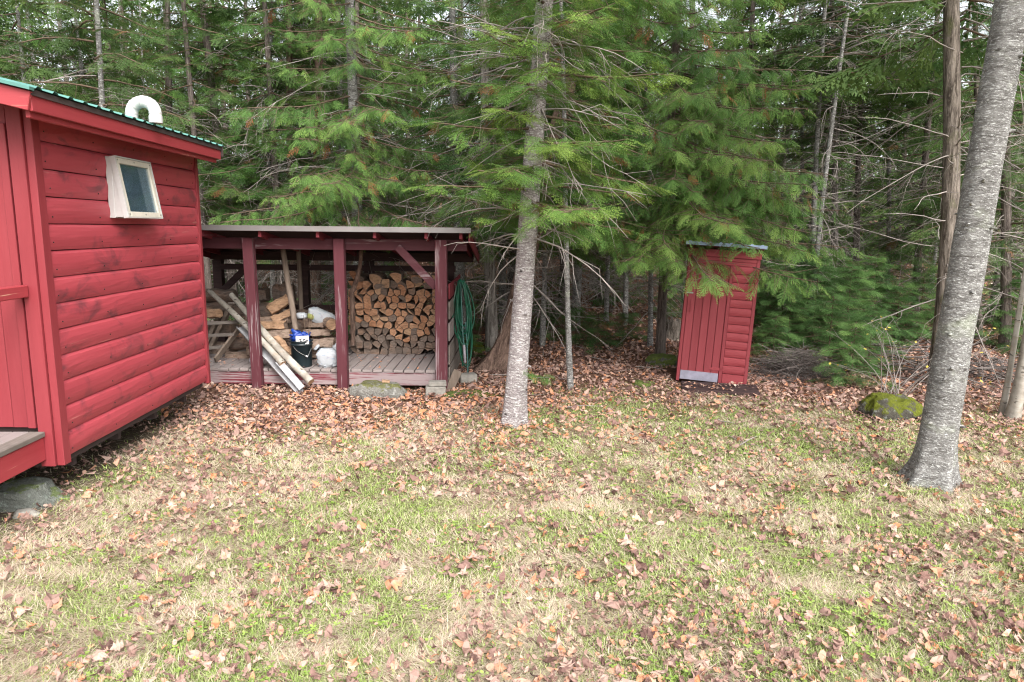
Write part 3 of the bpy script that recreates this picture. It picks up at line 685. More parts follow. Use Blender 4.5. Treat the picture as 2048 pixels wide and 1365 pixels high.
for (sx, sz, rr, ci) in seeds:
    poly = [(sx - .10, sz - .085), (sx + .10, sz - .085), (sx + .10, sz + .085), (sx - .10, sz + .085)]
    poly = [(max(fwx0, min(fwx1, a)), max(fwz0, b)) for a, b in poly]
    for (qx, qz, _, _) in seeds:
        if (qx, qz) == (sx, sz) or abs(qx - sx) > .35 or abs(qz - sz) > .35: continue
        a, b = qx - sx, qz - sz; c = (qx * qx + qz * qz - sx * sx - sz * sz) / 2; poly = clip(poly, a, b, c)
        if len(poly) < 3: break
    if len(poly) < 3: continue
    cx_ = sum(p[0] for p in poly) / len(poly); cz_ = sum(p[1] for p in poly) / len(poly)
    # drop a corner now and then so wedges appear
    if len(poly) > 3 and random.random() < .75:
        k = random.randrange(len(poly)); del poly[k]
    if len(poly) > 4 and random.random() < .6:
        k = random.randrange(len(poly)); del poly[k]
    sc_ = random.uniform(.93, .99); poly = [((p[0] - cx_) * sc_, (p[1] - cz_) * sc_) for p in poly]
    # one rounded bark side
    ls = [((poly[(i + 1) % len(poly)][0] - poly[i][0]) ** 2 + (poly[(i + 1) % len(poly)][1] - poly[i][1]) ** 2, i) for i in range(len(poly))]
    i = random.choice(sorted(ls)[-2:])[1]; p, q = poly[i], poly[(i + 1) % len(poly)]; ex, ez = q[0] - p[0], q[1] - p[1]
    nl = sqrt(ex * ex + ez * ez) + 1e-6; bx, bz = ez / nl, -ex / nl; bl = .16 * nl
    arc = [(p[0] + ex * t + bx * bl * sin(pi * t), p[1] + ez * t + bz * bl * sin(pi * t)) for t in (.25, .5, .75)]
    poly = poly[:i + 1] + arc + poly[i + 1:]
    L = .42; yo = random.uniform(-.045, .045)
    old = sz < .62 + .12 * sin(sx * 5) or random.random() < .13
    mb = MB(); n = len(poly)
    A = [(a, yo, b) for a, b in poly]; A2 = [(a * .92, yo - .006 + random.uniform(-.004, .004), b * .96) for a, b in poly]; B = [(a * random.uniform(.9, 1), yo + L, b * random.uniform(.9, 1)) for a, b in poly]
    mb.add(A + B, [(i, n + i, n + (i + 1) % n, (i + 1) % n) for i in range(n)], 1)
    mb.add(A + A2, [(i, (i + 1) % n, n + (i + 1) % n, n + i) for i in range(n)], 1); mb.add(A2 + [(0, yo - .004, 0)], [(i, (i + 1) % n, n) for i in range(n)], 0); mb.add(B, [tuple(range(n))[::-1]], 0)
    e = 'cut_grey' if old else ('cut_orange' if random.random() < .85 else 'cut_pale')
    o = mb.build('split_log', [MAT[e], MAT['cut_old'] if not old else MAT['cut_grey']], None, (cx_, 10.13, cz_), (random.uniform(-.03, .03), 0, random.uniform(-.05, .05)))
    tag(o, '%s split log in the firewood stack, %s up, %s from the left' % ('dull grey' if old else ('orange' if e == 'cut_orange' else 'pale tan'), ROWN[rr], ORD[ci]), 'firewood', 'split firewood stacked in the woodshed')
# a few bark-covered chunks along the top of the stack
for j, (px, py, s_) in enumerate(((725, 556, 1), (762, 572, 1.2), (806, 570, 1.3), (838, 560, 1.2))):
    mb = MB(); P = [(cos(a) * .085 * s_ * random.uniform(.7, 1.1), sin(a) * .055 * s_ * random.uniform(.7, 1.1)) for a in np.linspace(0, 2 * pi, 8)[:-1]]
    mb.prism(P, (0, -.2, 0), (.02, .4, .02), 0)
    p = at(px, py, 10.32)
    tag(mb.build('split_log', [MAT['cut_grey']], None, p, (0, random.uniform(-.3, .3), 0)), 'dark bark-covered chunk lying on top of the firewood stack, %s from the left' % ORD[j], 'firewood', 'dark chunks on top of the firewood stack')

# loose logs and clutter in the left bay
def wedge(kind, w_, h_):
    if kind == 'wedge': P = [(-w_, -h_), (w_, -h_ * .8), (w_ * .5, h_), (-w_ * .6, h_ * .8)]
    elif kind == 'half': P = [(w_ * cos(a), h_ * (sin(a) * 1.6 - .8)) for a in np.linspace(0, pi, 8)]
    elif kind == 'round': P = [(w_ * cos(a) * random.uniform(.92, 1.05), h_ * sin(a) * random.uniform(.92, 1.05)) for a in np.linspace(0, 2 * pi, 15)[:-1]]
    else: P = [(-w_, -h_ * .8), (-w_ * .1, -h_), (w_, -h_ * .6), (w_ * .9, h_ * .7), (0, h_), (-w_ * .9, h_ * .75)]
    return P
def loose(p, q, kind, w_, h_, mat, endm, label, up=(0, 0, 1)):
    p = Vector(p); q = Vector(q); mb = MB(); P = wedge(kind, w_, h_); c = (p + q) / 2
    d = q - p; K = 6; dn = d.normalized(); sd_ = dn.cross(Vector(up)).normalized(); u = sd_.cross(dn); n = len(P); vs = []
    for k in range(K + 1):
        f = random.uniform(.86, 1.1); ox, oz = random.uniform(-.009, .009), random.uniform(-.006, .006)
        vs += [p - c + d * (k / K + (random.uniform(-.04, .04) if k in (0, K) else 0)) + sd_ * (a * f * random.uniform(.93, 1.07) + ox) + u * (b * f * random.uniform(.93, 1.07) + oz) for a, b in P]
    mb.add(vs, [(k * n + i, k * n + (i + 1) % n, (k + 1) * n + (i + 1) % n, (k + 1) * n + i) for k in range(K) for i in range(n)], 0)
    mb.add(vs[:n], [tuple(range(n))[::-1]], 1); mb.add(vs[-n:], [tuple(range(n))], 1)
    return tag(mb.build('split_log', [MAT[mat], MAT[endm]], None, c), label, 'firewood')
loose(at(538, 622, 9.75), at(578, 598, 9.85), 'block', .075, .085, 'cut_pale', 'cut_pale', 'thick pale split log tilted on top of the loose pile')
loose(at(545, 640, 9.72), at(588, 622, 9.8), 'wedge', .07, .055, 'cut_pale', 'cut_pale', 'thin pale wedge log just below the tilted thick log')
loose(at(492, 638, 9.8), at(578, 640, 9.78), 'wedge', .06, .04, 'cut_old', 'cut_old', 'long grey split log lying level across the pile')
loose(at(515, 652, 9.62), at(572, 650, 9.6), 'block', .07, .065, 'cut_pale', 'cut_old', 'rough brown split log behind the red post')
loose(at(516, 671, 9.6), at(583, 668, 9.5), 'block', .08, .065, 'cut_old', 'cut_pale', 'grey-brown split log under the rough brown log')
loose(at(552, 676, 9.45), at(585, 712, 9.25), 'block', .055, .045, 'cut_pale', 'cut_pale', 'pale split log sloping down behind the birch pole')
loose(at(500, 700, 9.7), at(590, 705, 9.7), 'block', .1, .085, 'cut_old', 'cut_old', 'big grey log at the foot of the loose pile')
loose(at(610, 645, 9.9), at(652, 646, 9.75), 'half', .09, .07, 'cut_old', 'cut_old', 'grey half-round log under the upper white bag')
loose(at(640, 632, 10.05), at(664, 650, 9.6), 'round', .085, .085, 'cut_old', 'cut_pale', 'round log end facing out beside the upper white bag')
loose(at(608, 665, 9.7), at(660, 665, 9.75), 'wedge', .07, .05, 'cut_old', 'cut_pale', 'flat grey log between the bucket and the grey pole')
loose(at(622, 686, 9.55), at(668, 684, 9.6), 'half', .1, .075, 'cut_old', 'cut_old', 'thick half-round log above the lower white bag')
loose(at(655, 680, 9.8), at(682, 690, 9.7), 'block', .07, .06, 'cut_grey', 'cut_old', 'short dark log beside the grey pole')
loose(at(610, 706, 9.7), at(680, 706, 9.75), 'block', .1, .08, 'cut_old', 'cut_old', 'log on the deck behind the lower white bag')
loose(at(548, 590, 10.3), at(590, 588, 10.35), 'round', .13, .17, 'cut_grey', 'cut_grey', 'large dark chunk of log at the back of the left bay')
loose(at(498, 592, 10.3), at(537, 590, 10.3), 'block', .11, .11, 'cut_grey', 'cut_grey', 'dark block of log right of the birch pole tops')
loose(at(470, 620, 10.3), at(560, 622, 10.3), 'block', .13, .12, 'cut_grey', 'cut_grey', 'dark log beneath the dark blocks at the back')
loose(at(412, 592, 10.3), at(470, 592, 10.3), 'round', .12, .1, 'cut_grey', 'cut_grey', 'dark round log at the back beside the cabin')
loose(at(395, 620, 10.2), at(470, 620, 10.2), 'block', .13, .1, 'cut_grey', 'cut_grey', 'dark log behind the yellow-ended log')
loose(at(398, 628, 9.8), at(437, 627, 9.65), 'block', .065, .065, 'cut_pale', 'cut_pale', 'yellow-tan sawn log beside the cabin corner')
loose(at(455, 712, 9.75), at(512, 712, 9.75), 'block', .085, .065, 'cut_old', 'cut_pale', 'log with a pale top on the deck behind the slanting board')
loose(at(462, 688, 9.85), at(520, 686, 9.85), 'round', .09, .1, 'cut_grey', 'cut_grey', 'dark log with white specks behind the slanting board')
loose(at(398, 660, 10.1), at(470, 660, 10.1), 'block', .12, .11, 'cut_grey', 'cut_grey', 'dark log at the back behind the grey frame')
loose(at(398, 700, 10.1), at(470, 700, 10.1), 'round', .12, .12, 'cut_old', 'cut_old', 'grey log on the deck behind the grey frame')
loose(at(520, 690, 10.0), at(600, 690, 10.0), 'block', .12, .12, 'cut_grey', 'cut_old', 'dark log deep in the pile behind the bucket')
loose(at(600, 630, 10.2), at(640, 630, 10.2), 'block', .1, .08, 'cut_grey', 'cut_old', 'dark log behind the upper white bag')
loose(at(560, 655, 10.1), at(640, 655, 10.1), 'block', .12, .1, 'cut_grey', 'cut_old', 'dark log in the middle of the pile behind the blue bag')

# grey ladder-like frame and slanting board
FR = tag(empty('wooden_frame', at(440, 700, 9.5)), 'grey ladder-like wooden frame with three rungs beside the cabin', 'frame')
def rel(root, mb, name, mat):
    o = mb.build(name, mat, root); o.location = [-c for c in root.location]; return o
for i, (y_, x1_) in enumerate(((646, 478), (671, 468), (696, 448))):
    mb = MB(); mb.bar(at(400, y_ + 2, 9.6), at(x1_, y_ - 2, 9.55), .03, .045, c=.003); rel(FR, mb, 'rung', MAT['grey_x'])
for (a, b) in (((402, 716), (443, 620)), ((418, 702), (462, 612))):
    mb = MB(); mb.bar(at(*a, 9.68), at(*b, 10.0), .05, .09, up=(0, -1, 0), c=.003); rel(FR, mb, 'side_rail', MAT['grey_z'])
mb = MB(); mb.bar((0, 0, 0), at(483, 652, 9.75) - at(430, 721, 9.25), .03, .10, up=(0, -1, .5), c=.003)
tag(mb.build('board', MAT['grey_z'], None, at(430, 721, 9.25)), 'weathered grey board slanting across the ladder-like frame', 'board')

# poles
def pole(name, pts, rads, mat, capm, label, cat='pole', n=12):
    mb = MB(); P = []; R_ = []
    for i in range(len(pts) - 1):
        for k in range(5):
            t = k / 5; P.append(Vector(pts[i]).lerp(Vector(pts[i + 1]), t) + Vector((random.uniform(-1, 1), random.uniform(-1, 1), random.uniform(-1, 1))) * .004); R_.append((rads[i] * (1 - t) + rads[i + 1] * t) * random.uniform(.94, 1.06))
    P.append(Vector(pts[-1])); R_.append(rads[-1]); o0 = P[0].copy(); P = [p - o0 for p in P]
    mb.tube(P, R_, n, 0, capm=1); return tag(mb.build(name, [mat, capm], None, o0), label, cat)
pole('birch_pole', [at(622, 764, 8.72), at(547, 688, 9.0), at(463, 590, 9.75)], [.052, .048, .036], MAT['bark_birch'], MAT['cut_pale'], 'pale birch pole with a cut end jutting out past the deck')
pole('birch_pole', [at(566, 728, 8.82), at(511, 669, 9.1), at(419, 582, 9.85)], [.045, .042, .032], MAT['bark_birch'], MAT['cut_pale'], 'knotty birch pole with peeling bark leaning beside the other')
def channel(p, q, w_, h_, t_=.005):
    p = Vector(p); q = Vector(q); d = q - p; dn = d.normalized(); sd_ = dn.cross(Vector((0, -.5, 1))).normalized(); u = sd_.cross(dn); mb = MB()
    prof = [(-w_, h_), (-w_ * .95, 0), (-w_ * .5, -h_ * .25), (w_ * .5, -h_ * .25), (w_ * .95, 0), (w_, h_), (w_ * 1.15, h_), (w_ * 1.1, -.004), (w_ * .55, -h_ * .25 - t_), (-w_ * .55, -h_ * .25 - t_), (-w_ * 1.1, -.004), (-w_ * 1.15, h_)]
    n = len(prof); vs = [o + sd_ * a + u * b for o in (Vector((0, 0, 0)), d) for a, b in prof]
    fs = [(i, (i + 1) % n, n + (i + 1) % n, n + i) for i in range(n)]
    quads = [(i, i + 1, n - 2 - i, n - 1 - i) for i in range(5)]
    mb.add(vs, fs + quads + [tuple(v + n for v in f[::-1]) for f in quads]); return mb
a, b = at(600, 786, 8.62), at(480, 654, 9.35)
tag(channel(a, b, .045, .03).build('gutter_length', MAT['gutter'], None, a), 'dull white gutter length leaning on the deck edge under the poles', 'gutter')
a, b = at(604, 777, 8.60), at(556, 722, 8.85)
mb = MB(); mb.bar((0, 0, 0), b - a, .085, .012, up=(.3, -1, .4), c=.002)
tag(mb.build('trim_strip', MAT['gutter'], None, a), 'bright white strip of trim lying over the knotty birch pole', 'trim strip')
pole('pole', [at(592, 660, 9.35), at(575, 560, 9.45), at(566, 498, 9.5)], [.040, .04, .036], MAT['grey_z'], MAT['grey_z'], 'weathered grey stake leaning against the loose log pile', 'pole', 7)
pole('pole', [at(603, 640, 10.2), at(597, 500, 10.3)], [.035, .035], MAT['grey_z'], MAT['grey_z'], 'brown stake standing at the back of the left bay', 'pole', 7)
pole('pole', [at(682, 735, 9.25), at(683, 650, 9.22), at(679, 560, 9.2), at(684, 500, 9.2)], [.030, .036, .03, .034], MAT['grey_z'], MAT['grey_z'], 'crooked grey pole standing close behind the middle red post', 'pole')
pole('pole', [at(706, 690, 9.8), at(704, 585, 9.75), at(715, 555, 9.7), at(721, 525, 9.7), at(723, 495, 9.7)], [.034, .036, .032, .028, .03], MAT['bark_cedar'], MAT['grey_z'], 'bent bark-covered pole standing at the left end of the firewood stack', 'pole')

# bucket with things in it
BK = tag(empty('bucket', at(605, 741, 9.15)), 'black plastic bucket standing on the shed deck', 'bucket'); BK.location.z = DZ
mb = MB(); n = 28
prof = [(.125, 0), (.132, .04), (.140, .30), (.150, .305), (.150, .318), (.141, .322), (.143, .345), (.152, .350), (.152, .362), (.143, .364), (.136, .36), (.130, .05), (0.001, .045)]
vs = [(r_ * cos(2 * pi * j / n), r_ * sin(2 * pi * j / n), z_) for r_, z_ in prof for j in range(n)]
mb.add(vs, [(i * n + j, i * n + (j + 1) % n, (i + 1) * n + (j + 1) % n, (i + 1) * n + j) for i in range(len(prof) - 1) for j in range(n)], 0, True)
mb.add(vs[:n], [tuple(range(n))[::-1]]); mb.build('pail', MAT['bucket'], BK)
hp = [Vector((.148 * cos(a), -.150 * abs(sin(a)) ** .5 - .01, .27 - .125 * sin(a) ** 1.0 - .02 * a / pi)) for a in np.linspace(pi, 0, 15)]
hp = [Vector((-.06, -.152, .30))] + [Vector((-.05 + .17 * t, -.156 + .02 * t, .29 - .13 * t ** .6)) for t in np.linspace(0.02, 1, 8)] + [Vector((.149, -.06, .26))]
mb = MB(); mb.tube(hp, .0028, 6); mb.build('handle_wire', MAT['wire'], BK)
mb = MB(); mb.tube([hp[-3], hp[-2]], .011, 10); mb.build('handle_grip', MAT['white'], BK)
def crumple(name, loc, sx, sy, sz, mat, seed, sub=4, rough=.35, rot=None):
    import bmesh
    from mathutils import noise as mn
    bm = bmesh.new(); bmesh.ops.create_icosphere(bm, subdivisions=sub, radius=1)
    for v in bm.verts:
        p = v.co.copy(); q = p * 1.8 + Vector((seed * 5.1, seed, 0)); rr_ = 1 + rough * (abs(mn.noise(q)) * 1.4 - .3) + rough * .5 * mn.noise(q * 3.1) + .05 * abs(mn.noise(q * 5.3))
        p.x = math.copysign(abs(p.x) ** .6, p.x); p.y = math.copysign(abs(p.y) ** .7, p.y); p.z = math.copysign(abs(p.z) ** .65, p.z)
        v.co = Vector((p.x * sx * rr_, p.y * sy * rr_, p.z * sz * rr_))
    me = bpy.data.meshes.new(name); bm.to_mesh(me); bm.free(); me.materials.append(mat)
    me.polygons.foreach_set('use_smooth', [True] * len(me.polygons))
    return link_mesh(name, me, None, loc, rot)
tag(crumple('plastic_bag', BK.location + Vector((-.03, .06, .385)), .11, .06, .075, MAT['blue'], 2, 4, .9), 'crumpled blue plastic bag stuffed in the black bucket', 'bag')
CARD = tag(empty('card', BK.location + Vector((.045, -.10, .375))), 'white card with a black leaf-like print in the bucket', 'card')
CARD.rotation_euler = (radians(-12), radians(-4), 0)
mb = MB(); mb.box(-.088, .088, -.002, .002, -.055, .06); mb.build('sheet', MAT['white'], CARD)
mb = MB()
for j in range(26):
    cx_, cz_ = random.uniform(-.07, .07), random.uniform(-.035, .015); a0 = random.uniform(0, pi); l_ = random.uniform(.008, .022); hw = l_ * .35
    mb.add([(cx_ - l_ * cos(a0), -.0032, cz_ - l_ * sin(a0)), (cx_ + hw * sin(a0), -.0032, cz_ - hw * cos(a0)), (cx_ + l_ * cos(a0), -.0032, cz_ + l_ * sin(a0)), (cx_ - hw * sin(a0), -.0032, cz_ + hw * cos(a0))], [(0, 1, 2, 3)])
    for v_i in range(4):
        x_, y_, z_ = mb.v[-1 - v_i]; mb.v[-1 - v_i] = (x_, -.0032 - j * .00004, z_)
mb.build('print', MAT['ink'], CARD)
SK = []
for j, (dx, ang) in enumerate(((.03, .12), (.05, -.05), (.0, .25))):
    p0 = BK.location + Vector((dx, .03, .1)); q0 = p0 + Vector((sin(ang) * .6, .05, .56 + .03 * j))
    mb = MB(); mb.tube([Vector((0, 0, 0)), (q0 - p0) * .5 + Vector((.01, 0, 0)), q0 - p0], [.006, .005, .004], 6)
    tag(mb.build('stick', MAT['limb'], None, p0), 'thin brown stick standing in the bucket, %s' % ('tallest of three' if j == 2 else 'middle of three' if j == 1 else 'shortest of three'), 'stick', 'sticks in the bucket')
def bag_obj(name, loc, sx, sy, sz, seed, label, rot=None):
    r_ = tag(empty(name, loc, rot or (0, 0, 0)), label, 'bag')
    o = crumple('sack', (0, 0, 0), sx, sy, sz, MAT['bag'], seed, 4, .16); o.parent = r_
    return r_
b1 = bag_obj('feed_bag', at(655, 716, 9.15), .14, .085, .135, 4, 'white printed bag with gathered corners standing on the shed deck', (radians(6), 0, 0))
mb = MB(); mb.box(-.03, .006, -.098, -.094, -.115, -.08); mb.build('printed_mark', MAT['bag'], b1)
mb = MB()
for (x0, x1, z0, z1) in ((-.026, -.022, -.118, -.088), (-.002, .002, -.118, -.088), (-.0219, -.0021, -.118, -.114), (-.0219, -.0021, -.092, -.088), (-.016, -.008, -.108, -.098)): mb.box(x0, x1, -.1, -.0985, z0, z1)
mb.build('box_symbol', MAT['ink'], b1)
for sx_ in (-1, 1):
    o = crumple('corner_ear', (sx_ * .135, 0, .145), .05, .02, .045 if sx_ > 0 else .02, MAT['bag'], 9 + sx_, 3, .4, (0, sx_ * .8, 0)); o.parent = b1
b2 = bag_obj('feed_bag', at(642, 634, 9.8), .19, .1, .105, 6, 'white and yellow-green bag slumped on top of the logs', (0, radians(24), 0))
o = crumple('yellow_end', (-.115, -.035, -.04), .06, .07, .045, MAT['yellowish'], 3, 3, .2); o.parent = b2
tag(crumple('rag', at(603, 632, 9.6), .075, .05, .04, MAT['bag'], 8, 3, .6), 'small crumpled white plastic wad beside the leaning stake', 'rag')
mb = MB(); mb.tube([(0, 0, 0), (.02, -.12, .0)], .045, 14); tag(mb.build('paper_roll', MAT['nozzle'], None, at(508, 718, 9.4)), 'pale cardboard roll lying on the deck behind the red post', 'roll')

# coiled garden hose on the right end
HO = tag(empty('garden_hose', at(922, 560, 9.7)), 'long green garden hose hung in loops on the woodshed right end', 'hose')
mb = MB(); pts = []
NL = 14
for i in range(NL):
    hw = random.uniform(.05, .15); dn = random.uniform(.62, 1.30); cx_ = random.uniform(-.015, .03); dy = random.uniform(-.05, .07) ; top = random.uniform(-.03, .01)
    for a in np.linspace(0, 2 * pi, 26, endpoint=False):
        zz = top - dn * .5 * (1 - cos(a)); frac = -(zz - top) / dn
        xx = cx_ + hw * sin(a) * (0.75 + .45 * frac) + .05 * frac + .006 * sin(a * 3 + i * 2)
        pts.append(Vector((xx, dy + .03 * sin(a * 2 + i), zz)))
mb.tube(pts + [Vector((0.0, 0, -.9)), Vector((0.02, 0, -1.25))], .0105, 7); mb.build('hose_coil', MAT['hose'], HO)
mb = MB(); mb.tube([(.0, -.06, -.05), (.02, -.07, -.5), (.035, -.07, -.85), (.055, -.07, -.95)], .009, 7)
mb.tube([(.07, -.05, -.6), (.09, -.06, -.9), (.10, -.06, -1.22), (.10, -.05, -1.36)], .010, 7); mb.build('hose_end', MAT['hose2'], HO)
mb = MB(); mb.tube([(.045, -.08, -.92), (.05, -.08, -.97), (.06, -.08, -1.12), (.063, -.08, -1.18)], [.018, .022, .02, .012], 10); mb.build('nozzle', MAT['nozzle'], HO)
mb = MB(); mb.tube([(-.11, .03, -.05), (.02, -.02, .0), (.03, -.06, .04)], .008, 6); mb.build('hook', MAT['wire'], HO)

#@@OUTHOUSE
# ---------------------------------------------------------------- outhouse
ow, oh, od = .955, 1.90, 1.0
OH_ = tag(empty('outhouse', (2.80, 9.42, .02), (0, radians(3.8), radians(-14))), 'small leaning dark red outhouse with plank door at the wood edge', 'outhouse')
OH_.rotation_mode = 'ZYX'
OH_.rotation_mode = 'XYZ'
OH_.matrix_world = Matrix.Translation((2.80, 9.42, .03)) @ Matrix.Rotation(radians(3.0), 4, 'Y') @ Matrix.Rotation(radians(-14), 4, 'Z') @ Matrix.Rotation(radians(-3.5), 4, 'X')
hw = ow / 2
mb = MB(); mb.box(-hw + .03, hw - .03, .03, od, .02, oh - .05); mb.build('wall', MAT['outhouse_x'], OH_)
# door
dx0, dx1 = -hw + .045, .09
DR = empty('door', (0, 0, 0)); DR.parent = OH_
nb = 5; bw = (dx1 - dx0) / nb
for i in range(nb):
    mb = MB(); mb.box(dx0 + bw * i + .003, dx0 + bw * (i + 1) - .003, -.004, .02, .15, 1.66, c=.003); mb.build('door_board', MAT['outhouse_z'], DR)
mb = MB(); mb.box(dx0 + .004, dx1 - .004, -.014, -.0045, .03, .155); mb.build('kick_plate', MAT['kick'], DR)
mb = MB(); mb.tube([(dx0 + .05, -.012, .98), (dx0 + .05, -.04, 1.0), (dx0 + .05, -.04, 1.13), (dx0 + .05, -.012, 1.15)], .006, 6); mb.build('door_handle', MAT['outhouse_z'], DR)
mb = MB(); mb.box(dx0 - .02, dx0 + .07, -.016, -.0045, 1.24, 1.26); mb.build('door_latch', MAT['wire'], DR)
for z_ in (1.52, .2):
    mb = MB(); mb.box(dx1 - .13, dx1 + .06, -.012, -.0045, z_, z_ + .035); mb.build('strap_hinge', MAT['outhouse_x'], DR)
# frame pieces
for nm, (x0, x1, z0, z1, m_) in (('corner_board', (-hw, -hw + .042, 0, oh - .06, 'outhouse_z')), ('corner_board', (hw - .045, hw, -.0, oh - .06, 'outhouse_z')), ('door_post', (dx1 + .004, dx1 + .05, 0, 1.66, 'outhouse_z')), ('door_header', (-hw + .044, hw - .047, 1.663, 1.715, 'outhouse_x')), ('door_header', (-hw + .044, hw - .047, 1.718, 1.765, 'outhouse_x')), ('top_board', (-hw - .01, hw + .01, 1.768, 1.87, 'outhouse_x')), ('base_panel', (dx1 + .053, hw - .047, .0, .16, 'outhouse_x'))):
    mb = MB(); mb.box(x0, x1, -.012 if nm != 'top_board' else -.03, .025, z0, z1, c=.003); mb.build(nm, MAT[m_], OH_)
# cove siding to the right of the door: built along local y, so turned
zz = .165; i = 0
while zz < 1.64:
    h_ = .1145; mb = MB(); pr = cove_profile(zz, h_, .026); n = len(pr); vs = []; K = 6
    for k in range(K + 1):
        x_ = dx1 + .053 + (hw - .047 - dx1 - .053) * k / K; vs += [(x_, -a * random.uniform(.95, 1.05) + .01, b) for a, b in pr]
    mb.add(vs, [(k * n + i_, (k + 1) * n + i_, (k + 1) * n + (i_ + 1) % n, k * n + (i_ + 1) % n) for k in range(K) for i_ in range(n)])
    mb.build('siding_board', MAT['outhouse_x'], OH_); zz += h_ + .001; i += 1
for xx in (-hw + .004, hw - .024):
    for i in range(16):
        mb = MB(); mb.box(xx - .008, xx + .028, .03, od, .02 + i * .114, .02 + i * .114 + .11, c=.008); mb.build('side_board', MAT['outhouse_x'], OH_)
mb = MB(); mb.bar((0, -.16, oh + .03), (0, od + .1, oh - .09), ow + .07, .02, c=.004); mb.build('roof_boards', MAT['outhouse_x'], OH_)
mb = MB(); mb.bar((0, -.175, oh + .048), (0, od + .12, oh - .07), ow + .1, .008); mb.box(-hw - .05, hw + .05, -.178, -.172, oh + .008, oh + .05)
for i in range(8): mb.bar((-hw + .0 + i * .135, -.17, oh + .057), (-hw + .0 + i * .135, od + .1, oh - .062), .03, .012)
mb.build('roof', MAT['blue_metal'], OH_)
ST = tag(empty('plank_step', (2.84, 9.16, 0.01), (0, 0, radians(-12))), 'low brown plank step in front of the outhouse door', 'step')
mb = MB(); mb.box(-.5, .5, -.02, .13, .02, .065, c=.005); mb.build('plank', MAT['dark_wood'], ST)
mb = MB(); mb.box(-.5, .5, -.30, -.035, .0, .05, c=.005); mb.build('plank', MAT['dark_wood'], ST)
p = ground_at(1328, 735); tag(rock('rock', (p.x, p.y + .1, p.z + .05), .26, .2, .17, MAT['rock_forest'], 21), 'mossy grey rock on the leaves left of the outhouse', 'rock')
p = ground_at(1790, 842); tag(rock('rock', (p.x + .05, p.y + .25, p.z + .02), .33, .28, .28, MAT['rock_moss'], 23, 5), 'bright green moss-covered boulder beside the big right trunk', 'rock')
p = ground_at(1300, 770); tag(rock('rock', (p.x - .1, p.y, p.z + .0), .16, .12, .07, MAT['rock_forest'], 24, 3), 'flat mossy stone in the leaves near the plank step', 'rock')
p = ground_at(938, 700); tag(rock('rock', (p.x, p.y, p.z), .3, .22, .14, MAT['rock_moss'], 26, 4), 'low mossy rock behind the garden hose', 'rock')
p = ground_at(945, 790); tag(rock('rock', (p.x - .05, p.y, p.z - .04), .38, .2, .10, MAT['rock_forest'], 27, 4), 'flat mossy rock slab between the woodshed and the leaning fir', 'rock')
p = ground_at(1346, 678)
mb = MB(); P = []; n = 16
rings = [[(rr_ * (1 + .22 * sin(j * 2.1)) * cos(2 * pi * j / n), rr_ * (1 + .22 * sin(j * 2.1)) * sin(2 * pi * j / n), z_ + (.06 * sin(j * 3.7) if z_ > .2 else 0)) for j in range(n)] for rr_, z_ in ((.30, -.05), (.2, .06), (.17, .22), (.16, .36), (.06, .30))]
mb.add([v for r_ in rings for v in r_], [(i * n + j, i * n + (j + 1) % n, (i + 1) * n + (j + 1) % n, (i + 1) * n + j) for i in range(4) for j in range(n)] , 0, True); mb.add(rings[-1], [tuple(range(n))])
tag(mb.build('tree_stump', MAT['bark_rough'], None, p), 'old dark mossy stump just left of the outhouse', 'stump')

#@@TREES
# ---------------------------------------------------------------- foliage sprays (loose triangles)
def needle_line(p, q, width, nlen, step, droop=0.0, ang=50):
    """pairs of needle triangles along a twig p->q in the xy plane, slight z scatter"""
    p = np.array(p, float); q = np.array(q, float); d = q - p; L = np.linalg.norm(d); d /= L + 1e-9
    sidev = np.array([-d[1], d[0], 0]); out = []; n = max(2, int(L / step)); ca, sa = cos(radians(ang)), sin(radians(ang))
    for k in range(n):
        b = p + d * (L * (k + .3) / n); tp = 1 - .45 * (k / n) ** 3
        for s_ in (-1, 1):
            nd = d * ca + sidev * sa * s_; tip = b + nd * nlen * tp * RNG.uniform(.8, 1.15) + np.array([0, 0, RNG.uniform(-.3, .35) * nlen])
            out += [b - d * width * .5, b + d * width * .5, tip]
    out += [q - sidev * width * .5 - d * nlen * .3, q + sidev * width * .5 - d * nlen * .3, q + d * nlen * .8]
    return out
def fir_spray(dens=1.0, n=9, droop=.25):
    """unit-length flat spray, growing to +x"""
    out = []; step = .05 / dens; wd = .024 / dens ** .7; nl = .075 / dens ** .25
    out += needle_line((0, 0, 0), (1, 0, -droop * .6), wd, nl, step)
    for i in range(n):
        u = .08 + .84 * i / n
        for s_ in (-1, 1):
            l_ = (.50 * (1 - u) + .10) * RNG.uniform(.75, 1.15); a = radians(RNG.uniform(42, 58)); b = np.array([u, 0, -droop * .6 * u * u])
            e = b + np.array([cos(a) * l_, s_ * sin(a) * l_, -droop * l_ * .7 + RNG.uniform(-.05, .05)])
            out += needle_line(b, e, wd, nl, step)
            if l_ > .32:
                m_ = b + (e - b) * .45; f = m_ + np.array([cos(a - .8) * l_ * .45, s_ * sin(a - .8) * l_ * .45, -droop * .2]); out += needle_line(m_, f, wd, nl * .9, step)
    return np.array(out)
